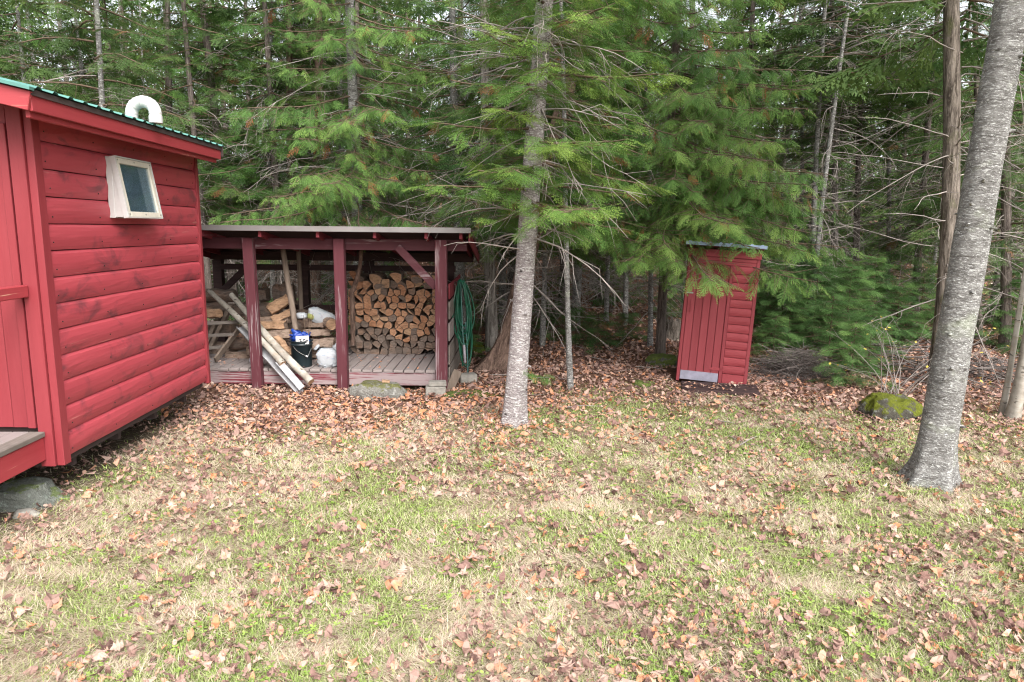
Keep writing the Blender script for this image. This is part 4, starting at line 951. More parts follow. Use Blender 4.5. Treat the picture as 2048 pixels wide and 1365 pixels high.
def cedar_spray(dens=1.0, n=9):
    """drooping scale-leaf frond with broad lobes"""
    out = []
    def lobe(b, e, w_):
        d = e - b; L = np.linalg.norm(d); d /= L + 1e-9; sv = np.array([-d[1], d[0], 0]); m1 = b + d * L * .55
        r = [b, m1 + sv * w_, e, b, e, m1 - sv * w_]; return r
    for i in range(n):
        u = .06 + .86 * i / n; b0 = np.array([u, 0, -.35 * u * u])
        for s_ in (-1, 1):
            l_ = (.44 * (1 - u) + .12) * RNG.uniform(.7, 1.15); a = radians(RNG.uniform(32, 52)); dv = np.array([cos(a), s_ * sin(a), -.45]); e = b0 + dv * l_
            k_ = max(2, int(l_ / (.085 / dens)))
            for j in range(k_):
                bb = b0 + dv * l_ * (j / k_)
                for s2 in (-1, 1):
                    a2 = a * s_ + s2 * radians(38); ll = RNG.uniform(.07, .12) * (1 - .3 * j / k_)
                    out += lobe(bb, bb + np.array([cos(a2) * ll, sin(a2) * ll, -.35 * ll + RNG.uniform(-.02, .02)]), .014)[:6 if dens > 1 else 3]
            out += lobe(b0, e, .016)
    out += lobe(np.zeros(3), np.array([1, 0, -.35]), .02)
    return np.array(out)
def rough_spray(n=5):
    out = []
    for i in range(n):
        u = .05 + .8 * i / n
        for s_ in (-1, 1):
            l_ = (.55 * (1 - u) + .16) * RNG.uniform(.7, 1.2); a = radians(RNG.uniform(35, 60)); b = np.array([u, 0, -.2 * u]); e = b + np.array([cos(a) * l_, s_ * sin(a) * l_, -.3 * l_])
            sv = np.array([-s_ * sin(a), cos(a), 0]) * .055
            for k in range(3):
                c0 = b + (e - b) * (k / 3); c1 = b + (e - b) * ((k + 1.15) / 3); out += [c0 - sv, c0 + sv + (e - b) * .1, c1 + sv * RNG.uniform(-1, 1)]
    out += [np.array([0, -.04, 0]), np.array([0, .04, 0]), np.array([1.05, 0, -.2])]
    return np.array(out)
SPR = {'fir_hi': [fir_spray(1.25, 9) for _ in range(4)], 'fir_mid': [fir_spray(.72, 7, .3) for _ in range(4)], 'cedar_hi': [cedar_spray(.95, 8) for _ in range(4)],
       'cedar_mid': [cedar_spray(.8, 7) for _ in range(4)], 'rough': [rough_spray(5) for _ in range(4)], 'tiny': [rough_spray(2) for _ in range(4)]}

class Crown:
    def __init__(s): s.pl = []; s.limb = MB(); s.dead = MB()
    def spray(s, pos, d, scale, tint, up=None, kind=0):
        s.pl.append((pos, d, scale, tint, up, kind))
    def mesh(s, name, sprays, mat):
        groups = {}
        for i, P in enumerate(s.pl): groups.setdefault(i % len(sprays), []).append(P)
        Vs = []; Ts = []
        for gi, L in groups.items():
            spv = sprays[gi]; pos = np.array([p[0] for p in L], float); d = np.array([p[1] for p in L], float); d /= np.linalg.norm(d, axis=1, keepdims=True)
            up = np.array([p[4] if p[4] is not None else (RNG.normal(0, .45), RNG.normal(0, .45), 1) for p in L], float)
            y = np.cross(up, d); y /= np.linalg.norm(y, axis=1, keepdims=True) + 1e-9; z = np.cross(d, y)
            R3 = np.stack([d, y, z], 2); sc = np.array([p[2] for p in L])
            V = np.einsum('mij,nj->mni', R3, spv) * sc[:, None, None] + pos[:, None, :]
            nt = len(spv) // 3; t = np.array([p[3] for p in L]); tt = np.repeat(t, nt)
            dead = tt > .97
            # tips a little lighter
            tipx = spv.reshape(-1, 3, 3)[:, :, 0].mean(1); jit = RNG.normal(0, .05, len(tt)) + np.tile((tipx - .5) * .22, len(t))
            tt = np.where(dead, 1.0, np.clip(tt + jit, 0, .95))
            Vs.append(V.reshape(-1, 3)); Ts.append(tt)
        return tri_mesh(name, np.concatenate(Vs), mat, np.concatenate(Ts))

def rand_dir(az, el): return np.array([cos(az) * cos(el), sin(az) * cos(el), sin(el)])
def grow_branch(cr, base, az, L, style, sp_scale, sp_step, browns=.01, tint0=.4, node=.16, limb_r=.012, bare=.15):
    """one living branch with side branchlets carrying sprays"""
    pts = []; K = 8; a = az; p = np.array(base, float)
    e0, e1 = style['el0'], style['el1']
    for k in range(K + 1):
        pts.append(p.copy()); u = k / K; a += RNG.normal(0, .07); el = e0 + (e1 - e0) * u + RNG.normal(0, .05)
        p = p + rand_dir(a, el) * L / K
    cr.limb.tube([Vector(q) for q in pts], [limb_r * (1 - .8 * k / K) + .002 for k in range(K + 1)], 4, 0, cap=False)
    n = max(3, int(L / node)); tb = tint0 + RNG.normal(0, .11)
    for i in range(n):
        u = bare + (1 - bare) * (i + RNG.uniform(0, .6)) / n
        if u > 1: continue
        kk = min(K - 1, int(u * K)); f = u * K - kk; q = pts[kk] * (1 - f) + pts[kk + 1] * f; dv = pts[kk + 1] - pts[kk]; aa = atan2(dv[1], dv[0])
        for s_ in (-1, 1):
            if RNG.random() < style.get('gap', .12): continue
            l2 = (L * .42 * (1 - u) ** .8 + .12) * RNG.uniform(.6, 1.2); a2 = aa + s_ * radians(RNG.uniform(45, 70)); el2 = style['side'] + RNG.normal(0, .22)
            d2 = rand_dir(a2, el2); m = max(1, int(l2 / sp_step)); end = q + d2 * l2
            cr.limb.tube([Vector(q), Vector(end)], [limb_r * .35, .0015], 3, 0, cap=False)
            for j in range(m):
                b = q + d2 * l2 * (j / m) * .9; tw = a2 + (RNG.uniform(-.6, .6) if j < m - 1 else RNG.uniform(-.2, .2)); el3 = style['spray'] + RNG.normal(0, .28)
                t = tb + RNG.normal(0, .08); t = 1.0 if RNG.random() < browns else min(.94, max(.02, t))
                cr.spray(b, rand_dir(tw, el3), sp_scale * RNG.uniform(.7, 1.2), t)
    for j in range(2):
        cr.spray(pts[-1] - (pts[-1] - pts[-2]) * j, rand_dir(a, style['spray'] * .6), sp_scale * RNG.uniform(.8, 1.2), min(.94, tb + .12))
FIR = dict(el0=-.15, el1=.0, side=-.18, spray=-.22, gap=.2, rough=.3); HEM = dict(el0=.05, el1=-.5, side=-.3, spray=-.4, gap=.12)
LOW = dict(el0=-.38, el1=-.14, side=-.3, spray=-.5, gap=.08); CED = dict(el0=-.35, el1=-.05, side=-.4, spray=-.65, gap=.12); DRO = dict(el0=-.35, el1=-.15, side=-.2, spray=-.3, gap=.2)
def dead_branch(mb, base, az, L, el=-.1, r=.007, subs=4, droop=-.3):
    p = np.array(base, float); pts = [p.copy()]; a = az; K = 7; e = el
    for k in range(K):
        a += RNG.normal(0, .18); e += droop / K + RNG.normal(0, .1); p = p + rand_dir(a, e) * L / K; pts.append(p.copy())
    mb.tube([Vector(q) for q in pts], [r * (1 - .8 * k / K) + .001 for k in range(K + 1)], 4, 0, cap=False)
    for j in range(subs):
        k = RNG.integers(1, K); q = pts[k]; a2 = a + RNG.uniform(-1.1, 1.1); l2 = L * RNG.uniform(.2, .45); m = q + rand_dir(a2, e + RNG.normal(0, .3)) * l2 * .5; n_ = m + rand_dir(a2 + RNG.normal(0, .5), e - .4 + RNG.normal(0, .3)) * l2 * .5
        mb.tube([Vector(q), Vector(m), Vector(n_)], [r * .45, r * .3, .0008], 3, 0, cap=False)
def make_crown(z0, z1, L0, L1, nb, style, kind, mat, sp_scale, sp_step, node, browns=.01, tint0=.4, az_bias=None, dead=12, dz=(0.6, 3), lean=(0, 0), limb_r=.013, r0=.1, dl=(.5, 1.4), extra=()):
    cr = Crown()
    for (z_, az, L, st) in extra: grow_branch(cr, (0, 0, z_), az, L, st, sp_scale, sp_step, browns, tint0 + .1, node, limb_r)
    for i in range(nb):
        u = (i + RNG.uniform(-.4, .4)) / nb; u = min(1, max(0, u)); z_ = z0 + (z1 - z0) * u ** 1.15
        L = (L0 + (L1 - L0) * u) * RNG.uniform(.65, 1.15); az = i * 2.399963 + RNG.normal(0, .3)
        if az_bias is not None and RNG.random() < az_bias[1]: az = az_bias[0] + RNG.normal(0, az_bias[2])
        grow_branch(cr, (lean[0] * z_, lean[1] * z_, z_), az, L, style, sp_scale, sp_step, browns, tint0, node, limb_r)
    for i in range(dead):
        z_ = RNG.uniform(*dz); dead_branch(cr.dead, (lean[0] * z_, lean[1] * z_, z_), RNG.uniform(0, 2 * pi), RNG.uniform(*dl), RNG.uniform(-.5, .3), .006 + .004 * RNG.random())
    c = cr.mesh('crown', SPR[kind], mat); lm = cr.limb.mesh('branches', MAT['limb']); dm = cr.dead.mesh('dead_branches', MAT['twig']) if dead else None
    return c, lm, dm

def trunk_mesh(h, r0, r1, mat, n=20, rings=40, flare=1.6, lobes=5, seed=0, bend=.03, knots=0, fh=.3):
    from mathutils import noise as mn
    mb = MB(); vs = []
    for k in range(rings + 1):
        u = (k / rings) ** 1.35; z_ = -.12 + (h + .12) * u; r_ = r0 + (r1 - r0) * u
        fl = 1 + (flare - 1) * exp(-max(0, z_) / fh)
        bx, by = bend * sin(u * 5 + seed), bend * cos(u * 4 + seed * 2) - bend * cos(seed * 2)
        bx -= bend * sin(seed)
        for j in range(n):
            a = 2 * pi * j / n; lob = 1 + (fl - 1) * (.55 * max(0, sin(a * lobes + seed)) ) ; dd = 1 + .05 * mn.noise(Vector((cos(a) * 1.5, sin(a) * 1.5, z_ * 2.2 + seed * 9))) + .025 * mn.noise(Vector((cos(a) * 5, sin(a) * 5, z_ * 7 + seed)))
            rr_ = r_ * (1 + (fl - 1) * .55) * lob * dd
            vs.append((bx + rr_ * cos(a), by + rr_ * sin(a), z_))
    mb.add(vs, [(k * n + j, k * n + (j + 1) % n, (k + 1) * n + (j + 1) % n, (k + 1) * n + j) for k in range(rings) for j in range(n)], 0, True)
    mb.add(vs[-n:], [tuple(range(n))]); 
    for i in range(knots):     # branch stubs and collars
        z_ = random.uniform(.5, min(h, 5)); a = random.uniform(0, 2 * pi); r_ = r0 + (r1 - r0) * (z_ / h); d = Vector((cos(a), sin(a), random.uniform(-.2, .3)))
        mb.tube([d * r_ * .85 + Vector((0, 0, z_)), d * (r_ + .012) + Vector((0, 0, z_)), d * (r_ + random.uniform(.02, .06)) + Vector((0, 0, z_))], [.022, .014, .006], 7)
    return mb.mesh('trunk', mat)

def tree(name, loc, lean, trunk, parts, label, group=None, rz=0.0, sc=1.0, cat='tree'):
    """lean = (dx, dy) per metre of height"""
    root = empty(name, loc)
    d = Vector((lean[0], lean[1], 1)).normalized(); q = Vector((0, 0, 1)).rotation_difference(d)
    root.rotation_euler = (q.to_matrix() @ Matrix.Rotation(rz, 3, 'Z')).to_euler(); root.scale = (sc, sc, sc)
    tag(root, label, cat, group)
    if trunk is not None: link_mesh('trunk', trunk, root)
    for nm, m_ in parts:
        if m_ is not None and not (nm == 'dead_branches' and 'standing alone' in label): link_mesh(nm, m_, root)
    return root
def place(px, py, px2, py2):
    """base on the ground seen at px,py; lean through px2,py2 at the same depth"""
    b = ground_at(px, py); t = at(px2, py2, b.y); return b, ((t.x - b.x) / (t.z - b.z), 0.0)

# hero fir in the middle
c1, l1, d1 = make_crown(2.3, 7.6, 1.6, .9, 56, FIR, 'fir_mid', MAT['fir'], .235, .13, .135, .02, .62, dead=80, dz=(1.9, 4.8), r0=.1, extra=[(3.3, -1.9, .9, FIR), (3.0, -1.2, 1.0, FIR), (3.7, -1.6, .9, FIR), (4.0, -2.2, 1.0, FIR), (4.2, -1.1, 1.0, FIR), (4.5, -1.7, 1.0, FIR), (2.75, -2.3, .9, FIR), (2.45, -.9, 1.1, FIR)])
b, ln = place(1027, 850, 1078, 200)
tree('fir_tree', b, ln, trunk_mesh(10.5, .116, .05, MAT['bark_fir2'], 32, 140, 1.42, 5, 2.1, .012, 14), (('crown', c1), ('branches', l1), ('dead_branches', d1)), 'pale grey leaning fir trunk in the middle, in front of the woods')
# big right trunk
b = Vector((3.66, 5.70, 0.0)); t1_ = at(1962, 480, 5.6)
cr_, lr_, dr_ = make_crown(5.6, 12, 2.6, 1.2, 32, FIR, 'rough', MAT['fir'], .45, .26, .24, .01, .4, dead=6, dz=(3.3, 5.2))
tree('fir_tree', b, ((t1_.x - b.x) / 2.1, 0), trunk_mesh(13, .142, .075, MAT['bark_fir'], 44, 170, 1.72, 5, 2.75, .01, 20, .2), (('crown', cr_), ('branches', lr_), ('dead_branches', dr_)), 'thick grey mottled fir trunk leaning at the right of the lawn')
# cedar behind the shed
c2, l2, d2 = make_crown(2.5, 7.0, 2.3, 1.3, 56, CED, 'cedar_mid', MAT['cedar'], .25, .165, .16, .022, .58, az_bias=(-pi / 2, .45, .8), dead=50, dz=(1.2, 5), dl=(.8, 2))
tree('cedar_tree', (-2.62, 11.7, g1(-2.62, 11.7)), (0, 0), trunk_mesh(10, .10, .05, MAT['bark_fir'], 20, 60, 1.5, 4, 1, .03), (('crown', c2), ('branches', l2), ('dead_branches', d2)), 'light green cedar hanging over the woodshed roof, with brown tufts', rz=.1)
# cedar over the outhouse
c3, l3, d3 = make_crown(2.3, 6.8, 2.9, 1.3, 64, CED, 'cedar_mid', MAT['cedar'], .25, .165, .16, .018, .66, az_bias=(-pi / 2 + .15, .65, .6), dead=40, dz=(1.2, 5), dl=(.8, 1.8), extra=[(2.75, radians(-104), 2.75, LOW), (2.55, radians(-97), 2.6, LOW), (2.8, radians(-84), 2.7, LOW), (2.7, radians(-74), 2.6, LOW), (2.95, radians(-66), 2.7, LOW), (2.45, radians(-112), 2.5, LOW), (3.1, radians(-92), 2.9, LOW), (3.2, radians(-55), 2.4, LOW)] + [(zz_, radians(aa_), ll_, CED) for zz_, aa_, ll_ in ((3.0, -48, 2.3), (3.3, -62, 2.6), (3.5, -40, 2.2), (3.7, -70, 2.6), (3.9, -50, 2.4), (4.1, -80, 2.5), (4.3, -60, 2.4), (3.1, -30, 2.1), (4.6, -45, 2.2), (3.4, -95, 2.7), (3.8, -108, 2.5), (2.9, -40, 2.4))])
tree('cedar_tree', (2.5, 11.35, g1(2.5, 11.35)), (0.0, -.03), trunk_mesh(10, .075, .04, MAT['bark_dark'], 16, 50, 1.4, 4, 3, .03), (('crown', c3), ('branches', l3), ('dead_branches', d3)), 'cedar whose drooping sprays hang over the outhouse roof')
# flared cedar behind the middle fir
b = ground_at(1003, 742)
tree('cedar_tree', b, ((at(1060, 480, b.y).x - b.x) / 1.95, 0), trunk_mesh(10, .15, .07, MAT['bark_cedar'], 28, 80, 2.6, 5, .6, .03, fh=.35), (('crown', c2), ('branches', l2), ('dead_branches', d2)), 'brown cedar with a flared root base behind the pale leaning fir', rz=2.3)
# general crowns for the wood
M1 = make_crown(1.8, 8.2, 1.8, .8, 50, HEM, 'fir_mid', MAT['hemlock'], .32, .21, .21, .012, .5, dead=70, dz=(.5, 4), dl=(.6, 1.8))
M2 = make_crown(3.0, 8.6, 2.0, .9, 42, DRO, 'fir_mid', MAT['fir'], .34, .22, .21, .015, .45, dead=80, dz=(.6, 5), dl=(.6, 2))
M3 = make_crown(4.4, 9.2, 1.6, .7, 38, FIR, 'rough', MAT['hemlock'], .33, .2, .2, .01, .6, dead=90, dz=(.5, 5.5), dl=(.5, 1.7))
TR = {'dark': trunk_mesh(9.5, .09, .03, MAT['bark_dark'], 14, 36, 1.5, 4, 1, .04), 'grey': trunk_mesh(9.5, .10, .035, MAT['bark_grey'], 16, 40, 1.5, 4, 2, .05), 'fir': trunk_mesh(9.5, .085, .03, MAT['bark_fir'], 16, 40, 1.4, 4, 3, .03), 'thin': trunk_mesh(8.5, .05, .02, MAT['bark_fir'], 12, 36, 1.3, 3, 4, .05),
      'cedar': trunk_mesh(9.5, .14, .05, MAT['bark_cedar'], 18, 40, 1.9, 5, 5, .05)}
def parts_of(M_): return (('crown', M_[0]), ('branches', M_[1]), ('dead_branches', M_[2]))
HAND = [ # px,py base; px,py up; trunk; crown; scale; label
 (985, 705, 984, 430, 'grey', M2, 1.05, 'scaly pale grey trunk left of the flared cedar'),
 (1006, 652, 1000, 440, 'fir', M1, .95, 'slim fir trunk between the scaly trunk and the flared cedar'),
 (1084, 692, 1092, 420, 'thin', M3, 1.0, 'narrow trunk showing just right of the pale leaning fir'),
 (1086, 664, 1088, 480, 'thin', M1, .9, 'dark stem behind and right of the pale leaning fir'),
 (1141, 778, 1130, 480, 'thin', M2, .82, 'thin bare young fir stem standing alone on the leaves'),
 (1150, 660, 1162, 480, 'fir', M1, 1.05, 'grey conifer trunk behind the thin young fir stem'),
 (1122, 640, 1128, 470, 'dark', M2, 1.05, 'dark rough trunk deep behind the thin young fir stem'),
 (1212, 645, 1214, 500, 'thin', M1, 1.05, 'slender trunk in the gloom midway to the outhouse'),
 (1300, 695, 1298, 480, 'thin', M3, .95, 'slender brown trunk with a mossy foot left of the outhouse'),
 (926, 690, 918, 440, 'fir', M1, 1.0, 'fir trunk rising behind the garden hose'),
 (686, 640, 684, 300, 'fir', M3, 1.0, 'mottled fir trunk rising behind the middle of the shed roof'),
 (628, 640, 626, 330, 'cedar', M2, .95, 'stringy brown cedar trunk behind the shed left of the mottled fir'),
 (590, 640, 584, 330, 'cedar', M1, .8, 'brown trunk behind the leaning stakes in the shed'),
 (548, 635, 545, 330, 'thin', M3, 1.1, 'thin speckled trunk above the left bay of the shed'),
 (470, 640, 430, 200, 'dark', M1, 1.1, 'dark leaning trunk above the cabin eave'),
 (1626, 640, 1642, 20, 'thin', M3, 1.25, 'slender whitish trunk right of the outhouse, nearest its wall'),
 (1600, 610, 1598, 300, 'thin', M1, 1.1, 'straight thin grey trunk behind the outhouse right edge'),
 (1668, 640, 1662, 100, 'grey', M3, .85, 'grey trunk among the saplings right of the outhouse'),
 (1712, 640, 1722, 100, 'dark', M3, .9, 'dark trunk above the green sapling thicket'),
 (1830, 650, 1866, 60, 'dark', M1, .95, 'dark branching trunk left of the furrowed trunk'),
 (1772, 640, 1780, 100, 'thin', M3, 1.1, 'thin dark stem behind the yellow-leaved shrub'),
 (1480, 640, 1500, 100, 'dark', M3, 1.0, 'dark trunk hidden behind the outhouse'),
 (1370, 640, 1372, 100, 'grey', M2, 1.0, 'tall trunk standing behind the outhouse left edge'),
 (1250, 650, 1256, 100, 'thin', M2, 1.1, 'dark thin trunk under the drooping cedar sprays'),
 (2010, 700, 2016, 300, 'dark', M1, 1.0, 'leafy dark conifer between the big trunk and the frame edge'),
 (1955, 680, 1950, 300, 'dark', M2, .9, 'dark conifer directly behind the big mottled trunk'),
]
for (px, py, qx, qy, tk, cm, sc_, lab) in HAND:
    b, ln = place(px, py, qx, qy); ln = (max(-.12, min(.12, ln[0])), random.uniform(-.02, .02))
    tree('conifer_tree' if tk != 'cedar' else 'cedar_tree', b, ln, TR[tk], parts_of(cm), lab, 'conifers at the edge of the woods', random.uniform(0, 6.28), sc_)
# furrowed trunk and birches
b, ln = place(1872, 772, 1918, 200)
fur = trunk_mesh(12, .122, .055, MAT['bark_rough'], 26, 90, 1.4, 4, 1.2, .16)
Md = make_crown(4.8, 11, 1.9, .8, 26, DRO, 'rough', MAT['hemlock'], .5, .3, .25, .01, .5, dead=60, dz=(1.2, 5.5), dl=(.8, 2.2))
tree('conifer_tree', b, ln, fur, parts_of(Md), 'furrowed brown trunk with many bare limbs just left of the big mottled trunk')
for (px, py, qx, qy, r_, lab) in ((2004, 832, 2048, 560, .032, 'thin white birch stem at the right edge of the photo'), (2026, 840, 2062, 640, .062, 'thicker pale birch trunk cut off by the right edge')):
    b, ln = place(px, py, qx, qy); ln = (ln[0] * .9, 0)
    bt = trunk_mesh(7, r_, r_ * .4, MAT['bark_birch'], 16, 50, 1.5, 3, 1, .02); mbd = []
    for i in range(8): mbd.append(MB()); dead_branch(mbd[-1], (0, 0, RNG.uniform(2, 6)), RNG.uniform(0, 6.28), RNG.uniform(.5, 1.2), .5)
    tree('birch_tree', b, ln, bt, [('branch', q_.mesh('branch', MAT['twig'])) for q_ in mbd], lab)
# filler trees in the wood
taken = [(o.location.x, o.location.y) for o in COL.objects if o.type == 'EMPTY' and o.get('category') == 'tree']
rs = random.Random(5); cnt = 0
zones = ((-16, -1.0, 'behind the cabin and woodshed', 'conifers behind the cabin and woodshed', 28), (-.8, 4.0, 'between shed and outhouse', 'conifers between woodshed and outhouse', 7), (4.2, 17, 'right of the outhouse', 'conifers right of the outhouse', 12))
for (xa, xb, lab, grp, n) in zones:
    k = 0; tries = 0
    while k < n and tries < 900:
        tries += 1; y_ = rs.uniform(12.0, 25); lim = .80 * y_ + 1; x_ = rs.uniform(max(xa, -lim), min(xb, lim))
        if any((x_ - a) ** 2 + (y_ - c) ** 2 < 1.5 ** 2 for a, c in taken): continue
        if xb < 0 and k < 7: y_ = rs.uniform(11.6, 14); x_ = -3.4 - k * 1.15 + rs.uniform(-.3, .3); y_ = max(y_, 11.8)
        taken.append((x_, y_)); tk = rs.choice(['dark', 'fir', 'thin', 'grey', 'dark']); cm = rs.choice([M1, M1, M2, M3, M2] if x_ < 4 else [M2, M3, M3, M3])
        tree('conifer_tree', (x_, y_, g1(x_, y_)), (rs.uniform(-.05, .05), rs.uniform(-.04, .04)), TR[tk], parts_of(cm), {'dark': 'dark rough-barked', 'fir': 'mottled grey-barked', 'thin': 'thin-stemmed', 'grey': 'scaly grey'}[tk] + ' conifer with ' + ('dense drooping crown ' if cm is M1 else 'loose hanging crown ' if cm is M2 else 'high sparse crown ') + lab, grp, rs.uniform(0, 6.28), rs.uniform(.85, 1.2)); k += 1
# far wood as one mass
cr = Crown(); tv = MB(); rs2 = random.Random(9); n = 0; pts = []
while n < 150:
    y_ = rs2.uniform(25, 55); x_ = rs2.uniform(-.85 * y_ - 3, .85 * y_ + 3)
    if any((x_ - a) ** 2 + (y_ - c) ** 2 < 1.4 for a, c in pts): continue
    pts.append((x_, y_)); n += 1; z_ = g1(x_, y_); h_ = rs2.uniform(10, 15) * (1 if x_ < 6 else .8)
    tv.tube([(x_, y_, z_ - .2), (x_ + rs2.uniform(-.2, .2), y_, z_ + h_ * .5), (x_ + rs2.uniform(-.3, .3), y_, z_ + h_)], [.11, .08, .02], 6, 0, cap=False)
    nb_ = 46; t0 = rs2.uniform(.4, .8)
    for i in range(nb_):
        u = (i + .5) / nb_; zz = z_ + h_ * (.06 + .94 * u); L = (1.9 * (1 - u) ** .7 + .25) * rs2.uniform(.5, 1.2); az = i * 2.4 + rs2.uniform(-.4, .4)
        d_ = rand_dir(az, -.3); 
        for f in (.25, .7): cr.spray(np.array([x_, y_, zz]) + d_ * L * f, rand_dir(az + rs2.uniform(-.7, .7), -.35), rs2.uniform(.9, 1.5), min(.94, max(.02, t0 + rs2.gauss(0, .12))))
fm = cr.mesh('forest', SPR['tiny'], MAT['hemlock'])
WOOD = tag(link_mesh('far_forest', fm), 'dark mass of conifers filling the depth of the woods', 'forest', kind='stuff')
tag(tv.build('far_tree_trunks', MAT['bark_dark']), 'many distant conifer trunks deep in the woods', 'forest', kind='stuff')

ug = Crown(); rs3 = random.Random(3)
for i in range(3400):
    y_ = rs3.uniform(12.2, 30); x_ = rs3.uniform(-.8 * y_, .8 * y_)
    if float(vnoise(x_ * .7, y_ * .7, 91)) < .52: continue
    if -1 < x_ < 2.2 and y_ < 14.5: continue
    hh = rs3.uniform(.03, .75) * rs3.random() ** .5
    ug.spray(np.array([x_, y_, g1(x_, y_) + hh]), rand_dir(rs3.uniform(0, 6.28), rs3.uniform(-.2, .5)), rs3.uniform(.22, .42), rs3.uniform(.35, .9))
tag(link_mesh('undergrowth', ug.mesh('undergrowth', SPR['rough'], MAT['sapling'])), 'low green undergrowth on the floor of the woods', 'undergrowth', kind='stuff')
# undergrowth: saplings
def sapling_meshes(h, L, nb, tint, sps=.24):
    cr = Crown()
    for i in range(nb):
        u = (i + .5) / nb; z_ = h * (.06 + .94 * u); Lb = (L * (1 - u) ** .8 + .06) * RNG.uniform(.7, 1.15); grow_branch(cr, (0, 0, z_), i * 2.4 + RNG.normal(0, .2), Lb, dict(el0=.15, el1=-.25, side=-.1, spray=-.15, gap=.1), sps, .13, .004, tint, .11, .005, .1)
    cr.limb.tube([(0, 0, -.05), (.01, 0, h * .5), (0, 0, h)], [.014, .009, .003], 6, 0, cap=False)
    return cr.mesh('crown', SPR['fir_mid'], MAT['sapling']), cr.limb.mesh('stem', MAT['limb'])
SA = [sapling_meshes(1.5, .62, 34, .5), sapling_meshes(1.0, .5, 26, .6, .2), sapling_meshes(.55, .38, 16, .42, .17)]
saps = [(1575, 700, 0, .85, 'feathery young fir close to the outhouse right wall'), (1545, 735, 1, .8, 'small green fir at the outhouse foot'), (1625, 690, 0, 1.0, 'tall bushy sapling behind the brush pile'), (1690, 700, 0, 1.0, 'bluish green sapling above the brush pile right end'), (1700, 775, 1, .95, 'low dark green fir between brush pile and yellow-leaved shrub'), (1735, 690, 0, 1.05, 'sapling with wide level sprays behind the yellow-leaved shrub'), (1660, 660, 0, 1.1, 'sapling in the second row behind the brush pile'), (1600, 640, 0, 1.2, 'taller sapling standing back from the outhouse'), (1790, 690, 1, 1.2, 'dim sapling in the shade behind the mossy boulder'), (1835, 680, 0, .9, 'sapling in the shade next to the furrowed trunk'), (1530, 650, 0, 1.1, 'sapling peeking past the outhouse right edge'), (1770, 640, 0, 1.2, 'far sapling deep right of the outhouse'),
        (1560, 690, 0, 1.05, 'airy sapling touching the outhouse right wall'), (1655, 735, 1, 1.1, 'bright low fir at the right end of the brush pile'), (1610, 665, 0, 1.15, 'tall sapling rising over the brush pile'), (1735, 745, 0, .8, 'young fir between the brush pile and the bare shrub'), (1520, 620, 0, 1.2, 'upright sapling right behind the outhouse'), (1680, 620, 0, 1.4, 'largest sapling, in the back row right of the outhouse'),
        (1080, 670, 2, 1.3, 'dark ground fir behind the pale leaning trunk'), (1150, 690, 2, 1.4, 'low dark fir right of the thin young stem'), (1195, 700, 2, 1.2, 'low spreading fir in the leaves left of the mossy rock'), (1255, 680, 2, 1.0, 'tiny fir near the slender mossy-footed trunk'), (955, 660, 1, 1.1, 'small fir behind the garden hose'), (1110, 640, 1, 1.0, 'young fir in the gloom behind the middle trunks'), (940, 720, 2, .8, 'tiny fir on the mossy rock by the hose'), (1225, 610, 0, 1.0, 'young fir in the deep shade left of the outhouse'), (2030, 700, 0, 1.1, 'young fir behind the white birch stem'), (1340, 640, 1, 1.0, 'small fir behind the old stump'),
        (640, 580, 1, 1.2, 'small fir seen through the shed behind the bags'), (470, 590, 0, 1.0, 'young fir seen through the shed netting'), (780, 575, 1, 1.0, 'small fir behind the firewood stack'), (1995, 650, 0, 1.0, 'young fir deep behind the birch stems'), (1880, 640, 0, 1.0, 'young fir behind the furrowed trunk foot')]
for (px, py, k, sc_, lab) in saps:
    p = ground_at(px, py); tree('fir_sapling', p, (0, 0), None, (('crown', SA[k][0]), ('stem', SA[k][1])), lab, 'young firs growing under the trees', random.uniform(0, 6.28), sc_ * random.uniform(.92, 1.08), 'sapling')
# little shoot on the main fir
cr = Crown(); grow_branch(cr, (0, 0, 0), -.1, .34, FIR, .12, .08, 0, .75, .06, .003)
p = at(1032, 740, 7.12); o = link_mesh('fir_shoot', cr.mesh('fir_shoot', SPR['fir_mid'], MAT['fir']), None, p); tag(o, 'small green shoot sticking out across the pale leaning fir trunk', 'shoot')

# yellow-leaved shrub
p = ground_at(1785, 800); SHR = tag(empty('shrub', p), 'bare shrub with a few yellow leaves behind the mossy boulder', 'shrub')
mb = MB(); LV = []; LT = []
for i in range(16):
    az = RNG.uniform(0, 6.28); L = RNG.uniform(.7, 1.7); e = RNG.uniform(.9, 1.4); q = np.array([RNG.normal(0, .06), RNG.normal(0, .06), 0]); pts = [q.copy()]
    for k in range(6):
        az += RNG.normal(0, .15); e -= .13; q = q + rand_dir(az, e) * L / 6; pts.append(q.copy())
        if k > 1 and RNG.random() < .7:
            s2 = q + rand_dir(az + RNG.uniform(-1, 1), e) * .25; mb.tube([Vector(q), Vector(s2)], [.003, .001], 3, 0, cap=False)
            if RNG.random() < .75:
                LV.append(s2)
    mb.tube([Vector(v) for v in pts], [.007 - .001 * k * .9 for k in range(7)], 5, 0, cap=False); LV.append(pts[-1])
mb.build('stems', MAT['twig'], SHR); tris = []
for q in LV:
    a = RNG.uniform(0, 6.28); d_ = rand_dir(a, RNG.uniform(-.8, .2)) * .05; s2 = np.cross(d_, [0, 0, 1]); s2 = s2 / (np.linalg.norm(s2) + 1e-6) * .017; s2[2] += RNG.uniform(-.008, .008)
    m_ = q + d_ * .5; tris += [q, m_ + s2, q + d_, q, q + d_, m_ - s2]
link_mesh('leaves', tri_mesh('leaves', np.array(tris), MAT['yellow_leaf'], RNG.random(len(tris) // 3) * .9), SHR)

